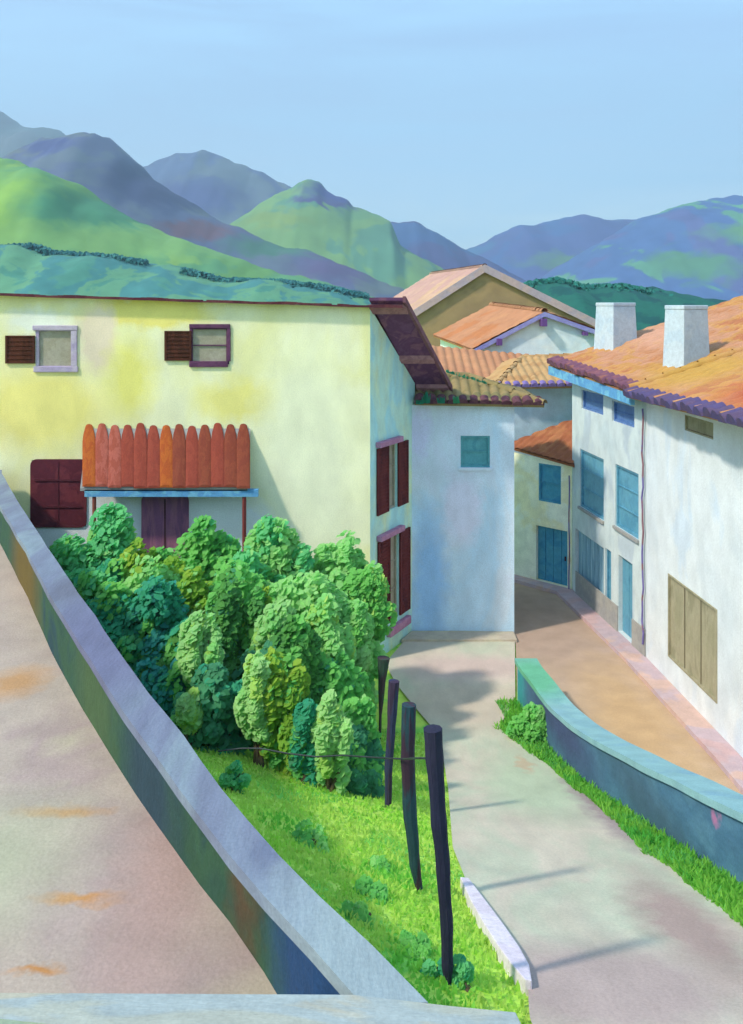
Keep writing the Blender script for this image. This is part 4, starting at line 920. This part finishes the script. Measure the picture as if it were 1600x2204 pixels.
hill('purple-grey mountain with a rounded summit', 660, [(-260, 420), (-80, 390), (30, 345), (110, 302), (180, 288), (235, 296), (285, 337), (330, 385), (400, 428), (460, 468), (520, 494), (600, 528), (700, 556), (830, 608), (920, 650)],
     hm('hill_purple', (112, 128, 146), ((104, 118, 152), (120, 134, 138)), 660, k=.63, patches=[hp((84, 96, 150), 90, 220, 310, 360, 660), hp((130, 100, 116), 400, 520, 490, 530, 660), hp((70, 84, 126), 280, 470, 360, 470, 660, .3), hp((84, 140, 116), 520, 680, 515, 560, 660), hp((108, 98, 142), 660, 830, 550, 610, 660)]), seed=4)
hill('green peak with blue rocky shoulder in the centre', 820, [(380, 600), (470, 510), (500, 488), (560, 442), (610, 410), (660, 385), (690, 395), (705, 410), (750, 432), (760, 446), (800, 462), (840, 484), (860, 530), (920, 565), (980, 600), (1060, 640)],
     hm('hill_peak', (124, 178, 122), ((138, 186, 116), (110, 170, 134)), 820, k=.62, patches=[hp((84, 96, 162), 665, 800, 385, 455, 820), hp((96, 100, 150), 640, 760, 440, 458, 820, .3), hp((150, 184, 100), 560, 680, 470, 510, 820)]), seed=5)
hill('blue slope dropping to the gap in the ridges', 1000, [(700, 520), (840, 484), (885, 480), (930, 504), (985, 541), (1010, 552), (1100, 600)],
     hm('hill_gap', (86, 110, 172), ((96, 104, 162), (80, 120, 176)), 1000, k=.55), seed=6)
hill('pale grey-blue mountain behind the green peak', 1250, [(180, 420), (330, 364), (380, 347), (455, 338), (500, 350), (560, 380), (612, 400), (760, 470), (900, 560)],
     hm('hill_pale', (122, 144, 160), ((100, 124, 166), (130, 148, 154)), 1250, k=.6, patches=[hp((84, 100, 156), 380, 560, 420, 500, 1250)]), seed=7)
hill('faint far mountain at the left edge', 1650, [(-420, 150), (-120, 190), (0, 242), (50, 272), (130, 288), (220, 330), (330, 400)],
     hm('hill_far', (120, 140, 152), ((112, 140, 150),), 1650, k=.55), seed=8)
hill('long blue ridge on the right', 1150, [(900, 600), (985, 545), (1045, 520), (1105, 488), (1150, 490), (1210, 477), (1300, 474), (1390, 470), (1500, 460), (1700, 470), (1900, 520)],
     hm('hill_ridge', (84, 124, 180), ((96, 118, 176), (88, 134, 178)), 1150, k=.64, patches=[hp((110, 156, 136), 1080, 1330, 560, 595, 1150)]), seed=9)
hill('violet and green mountain at the right edge', 760, [(1080, 640), (1180, 590), (1260, 540), (1330, 500), (1390, 470), (1450, 446), (1500, 433), (1580, 421), (1700, 428), (1950, 470)],
     hm('hill_violet', (106, 120, 172), ((92, 126, 178), (112, 176, 146)), 760, k=.68, sc=14, st=(1, .6, 1), patches=[hp((112, 168, 116), 1440, 1700, 500, 545, 760), hp((100, 156, 128), 1300, 1440, 560, 610, 760), hp((88, 116, 170), 1500, 1720, 580, 660, 760)]), seed=10)
# tree lines along the near slope
def treeline(label, D, pts, m, r=1.6, n=8000):
    C, Sz, Nn = [], [], []
    L_ = pts[-1][0]-pts[0][0]
    for i in range(n):
        px = pts[0][0]+random.random()*L_; py = interp(px, pts); s = noise.noise(V(px*.05, 2, 0))
        c = P(px, py, D); C.append((c.x+random.gauss(0, .2), c.y+random.gauss(0, 1.2), c.z+random.uniform(-1.3*r, .3*r)*(1+.6*s)-.2)); Sz.append(random.uniform(.25, .55)); Nn.append((random.gauss(0, .6), -.6+random.gauss(0, .5), .6+random.gauss(0, .4)))
    me = leaf_mesh('treeline', C, Sz, Nn, [0]*n)
    return tag(obj('treeline', me, [m]), label, 'trees', kind='stuff')
tl_m = leafmat('treeline_blue_green', (44, 110, 116), (54, 120, 118), scale=.2, tr=.1)
treeline('dark line of trees along the left hillside foot', 166, [(-120, 520), (0, 532), (70, 527), (130, 545), (220, 549), (315, 563)], tl_m)
treeline('second dark tree line above the yellow roof', 166, [(395, 577), (480, 600), (600, 603), (700, 615), (790, 634)], tl_m, r=1.1)
wood = treeline('dark wood behind the white chimneys', 126, [(1085, 645), (1140, 608), (1200, 600), (1260, 616), (1340, 614), (1420, 630), (1500, 650), (1600, 670)], leafmat('wood_teal', (34, 112, 102), (40, 120, 106), scale=.2, tr=.1), r=1.1, n=8000)

# ------------------------------------------------------------------ air
HZ = B(); prism(HZ, [(-2600, -2500), (2600, -2500), (2600, 2700), (-2600, 2700)], -5.5, 620)
hm_ = bpy.data.materials.new('haze_air'); hm_.use_nodes = True; nt = hm_.node_tree; nt.nodes.clear()
pv = nt.nodes.new('ShaderNodeVolumePrincipled'); pv.inputs['Color'].default_value = (.66, .88, 1, 1); pv.inputs['Density'].default_value = .00055; pv.inputs['Anisotropy'].default_value = .2
ou = nt.nodes.new('ShaderNodeOutputMaterial'); nt.links.new(pv.outputs[0], ou.inputs['Volume'])
hz = obj('haze', HZ, hm_); tag(hz, 'pale blue air between the village and the mountains', 'haze', kind='stuff')

# ------------------------------------------------------------------ light, sky, camera
EL = math.radians(46); LX, LY = .868, .496
sd = V(LX*math.cos(EL), LY*math.cos(EL), -math.sin(EL))
sun = bpy.data.lights.new('sun', 'SUN'); sun.energy = 2.4; sun.angle = math.radians(4); sun.color = (1, .93, .80)
so = bpy.data.objects.new('sun', sun); COL.objects.link(so); so.rotation_euler = sd.to_track_quat('-Z', 'Y').to_euler(); so.location = (-20, -10, 30)
w = bpy.data.worlds.new('World'); S.world = w; w.use_nodes = True; nt = w.node_tree; N = nt.nodes; bg = N['Background']
sky = N.new('ShaderNodeTexSky'); sky.sky_type = 'NISHITA'; sky.sun_disc = False; sky.sun_elevation = EL; sky.sun_rotation = math.atan2(-LX, -LY); sky.air_density = 1.0; sky.dust_density = .8; sky.ozone_density = 1.7
bg.inputs['Strength'].default_value = .138
# thin veils of cloud in the sky
tc = N.new('ShaderNodeTexCoord'); mp = N.new('ShaderNodeMapping'); mp.inputs['Scale'].default_value = (1.2, 1.2, 9); mp.inputs['Rotation'].default_value = (.12, .1, 0); nt.links.new(tc.outputs['Generated'], mp.inputs[0])
ns = N.new('ShaderNodeTexNoise'); ns.inputs['Scale'].default_value = 2.2; ns.inputs['Detail'].default_value = 8; ns.inputs['Roughness'].default_value = .62; ns.inputs['Distortion'].default_value = .5; nt.links.new(mp.outputs[0], ns.inputs[0])
rm = N.new('ShaderNodeMapRange'); rm.inputs[1].default_value = .36; rm.inputs[2].default_value = .7; rm.inputs[3].default_value = .1; rm.inputs[4].default_value = .75; nt.links.new(ns.outputs['Fac'], rm.inputs[0])
mx = N.new('ShaderNodeMix'); mx.data_type = 'RGBA'; nt.links.new(rm.outputs[0], mx.inputs[0]); nt.links.new(sky.outputs[0], mx.inputs[6]); mx.inputs[7].default_value = (2.4, 4.35, 6.1, 1)
nt.links.new(mx.outputs[2], bg.inputs['Color'])
cam = bpy.data.cameras.new('camera'); co = bpy.data.objects.new('camera', cam); COL.objects.link(co); co.location = (0, 0, E); co.rotation_euler = (math.pi/2, 0, 0)
cam.sensor_fit = 'HORIZONTAL'; cam.sensor_width = 36; cam.lens = 36*F_PX/1600; cam.shift_y = -(1102-HY)/1600; cam.clip_end = 6000; cam.clip_start = .05
S.camera = co
vs = S.view_settings; vs.view_transform = 'Standard'; vs.look = 'None'; vs.exposure = 1.16; vs.gamma = 1
try:
    S.cycles.use_denoising = True; S.cycles.max_bounces = 6; S.cycles.volume_bounces = 0; S.cycles.use_adaptive_sampling = True; S.cycles.adaptive_threshold = .02
except Exception: pass
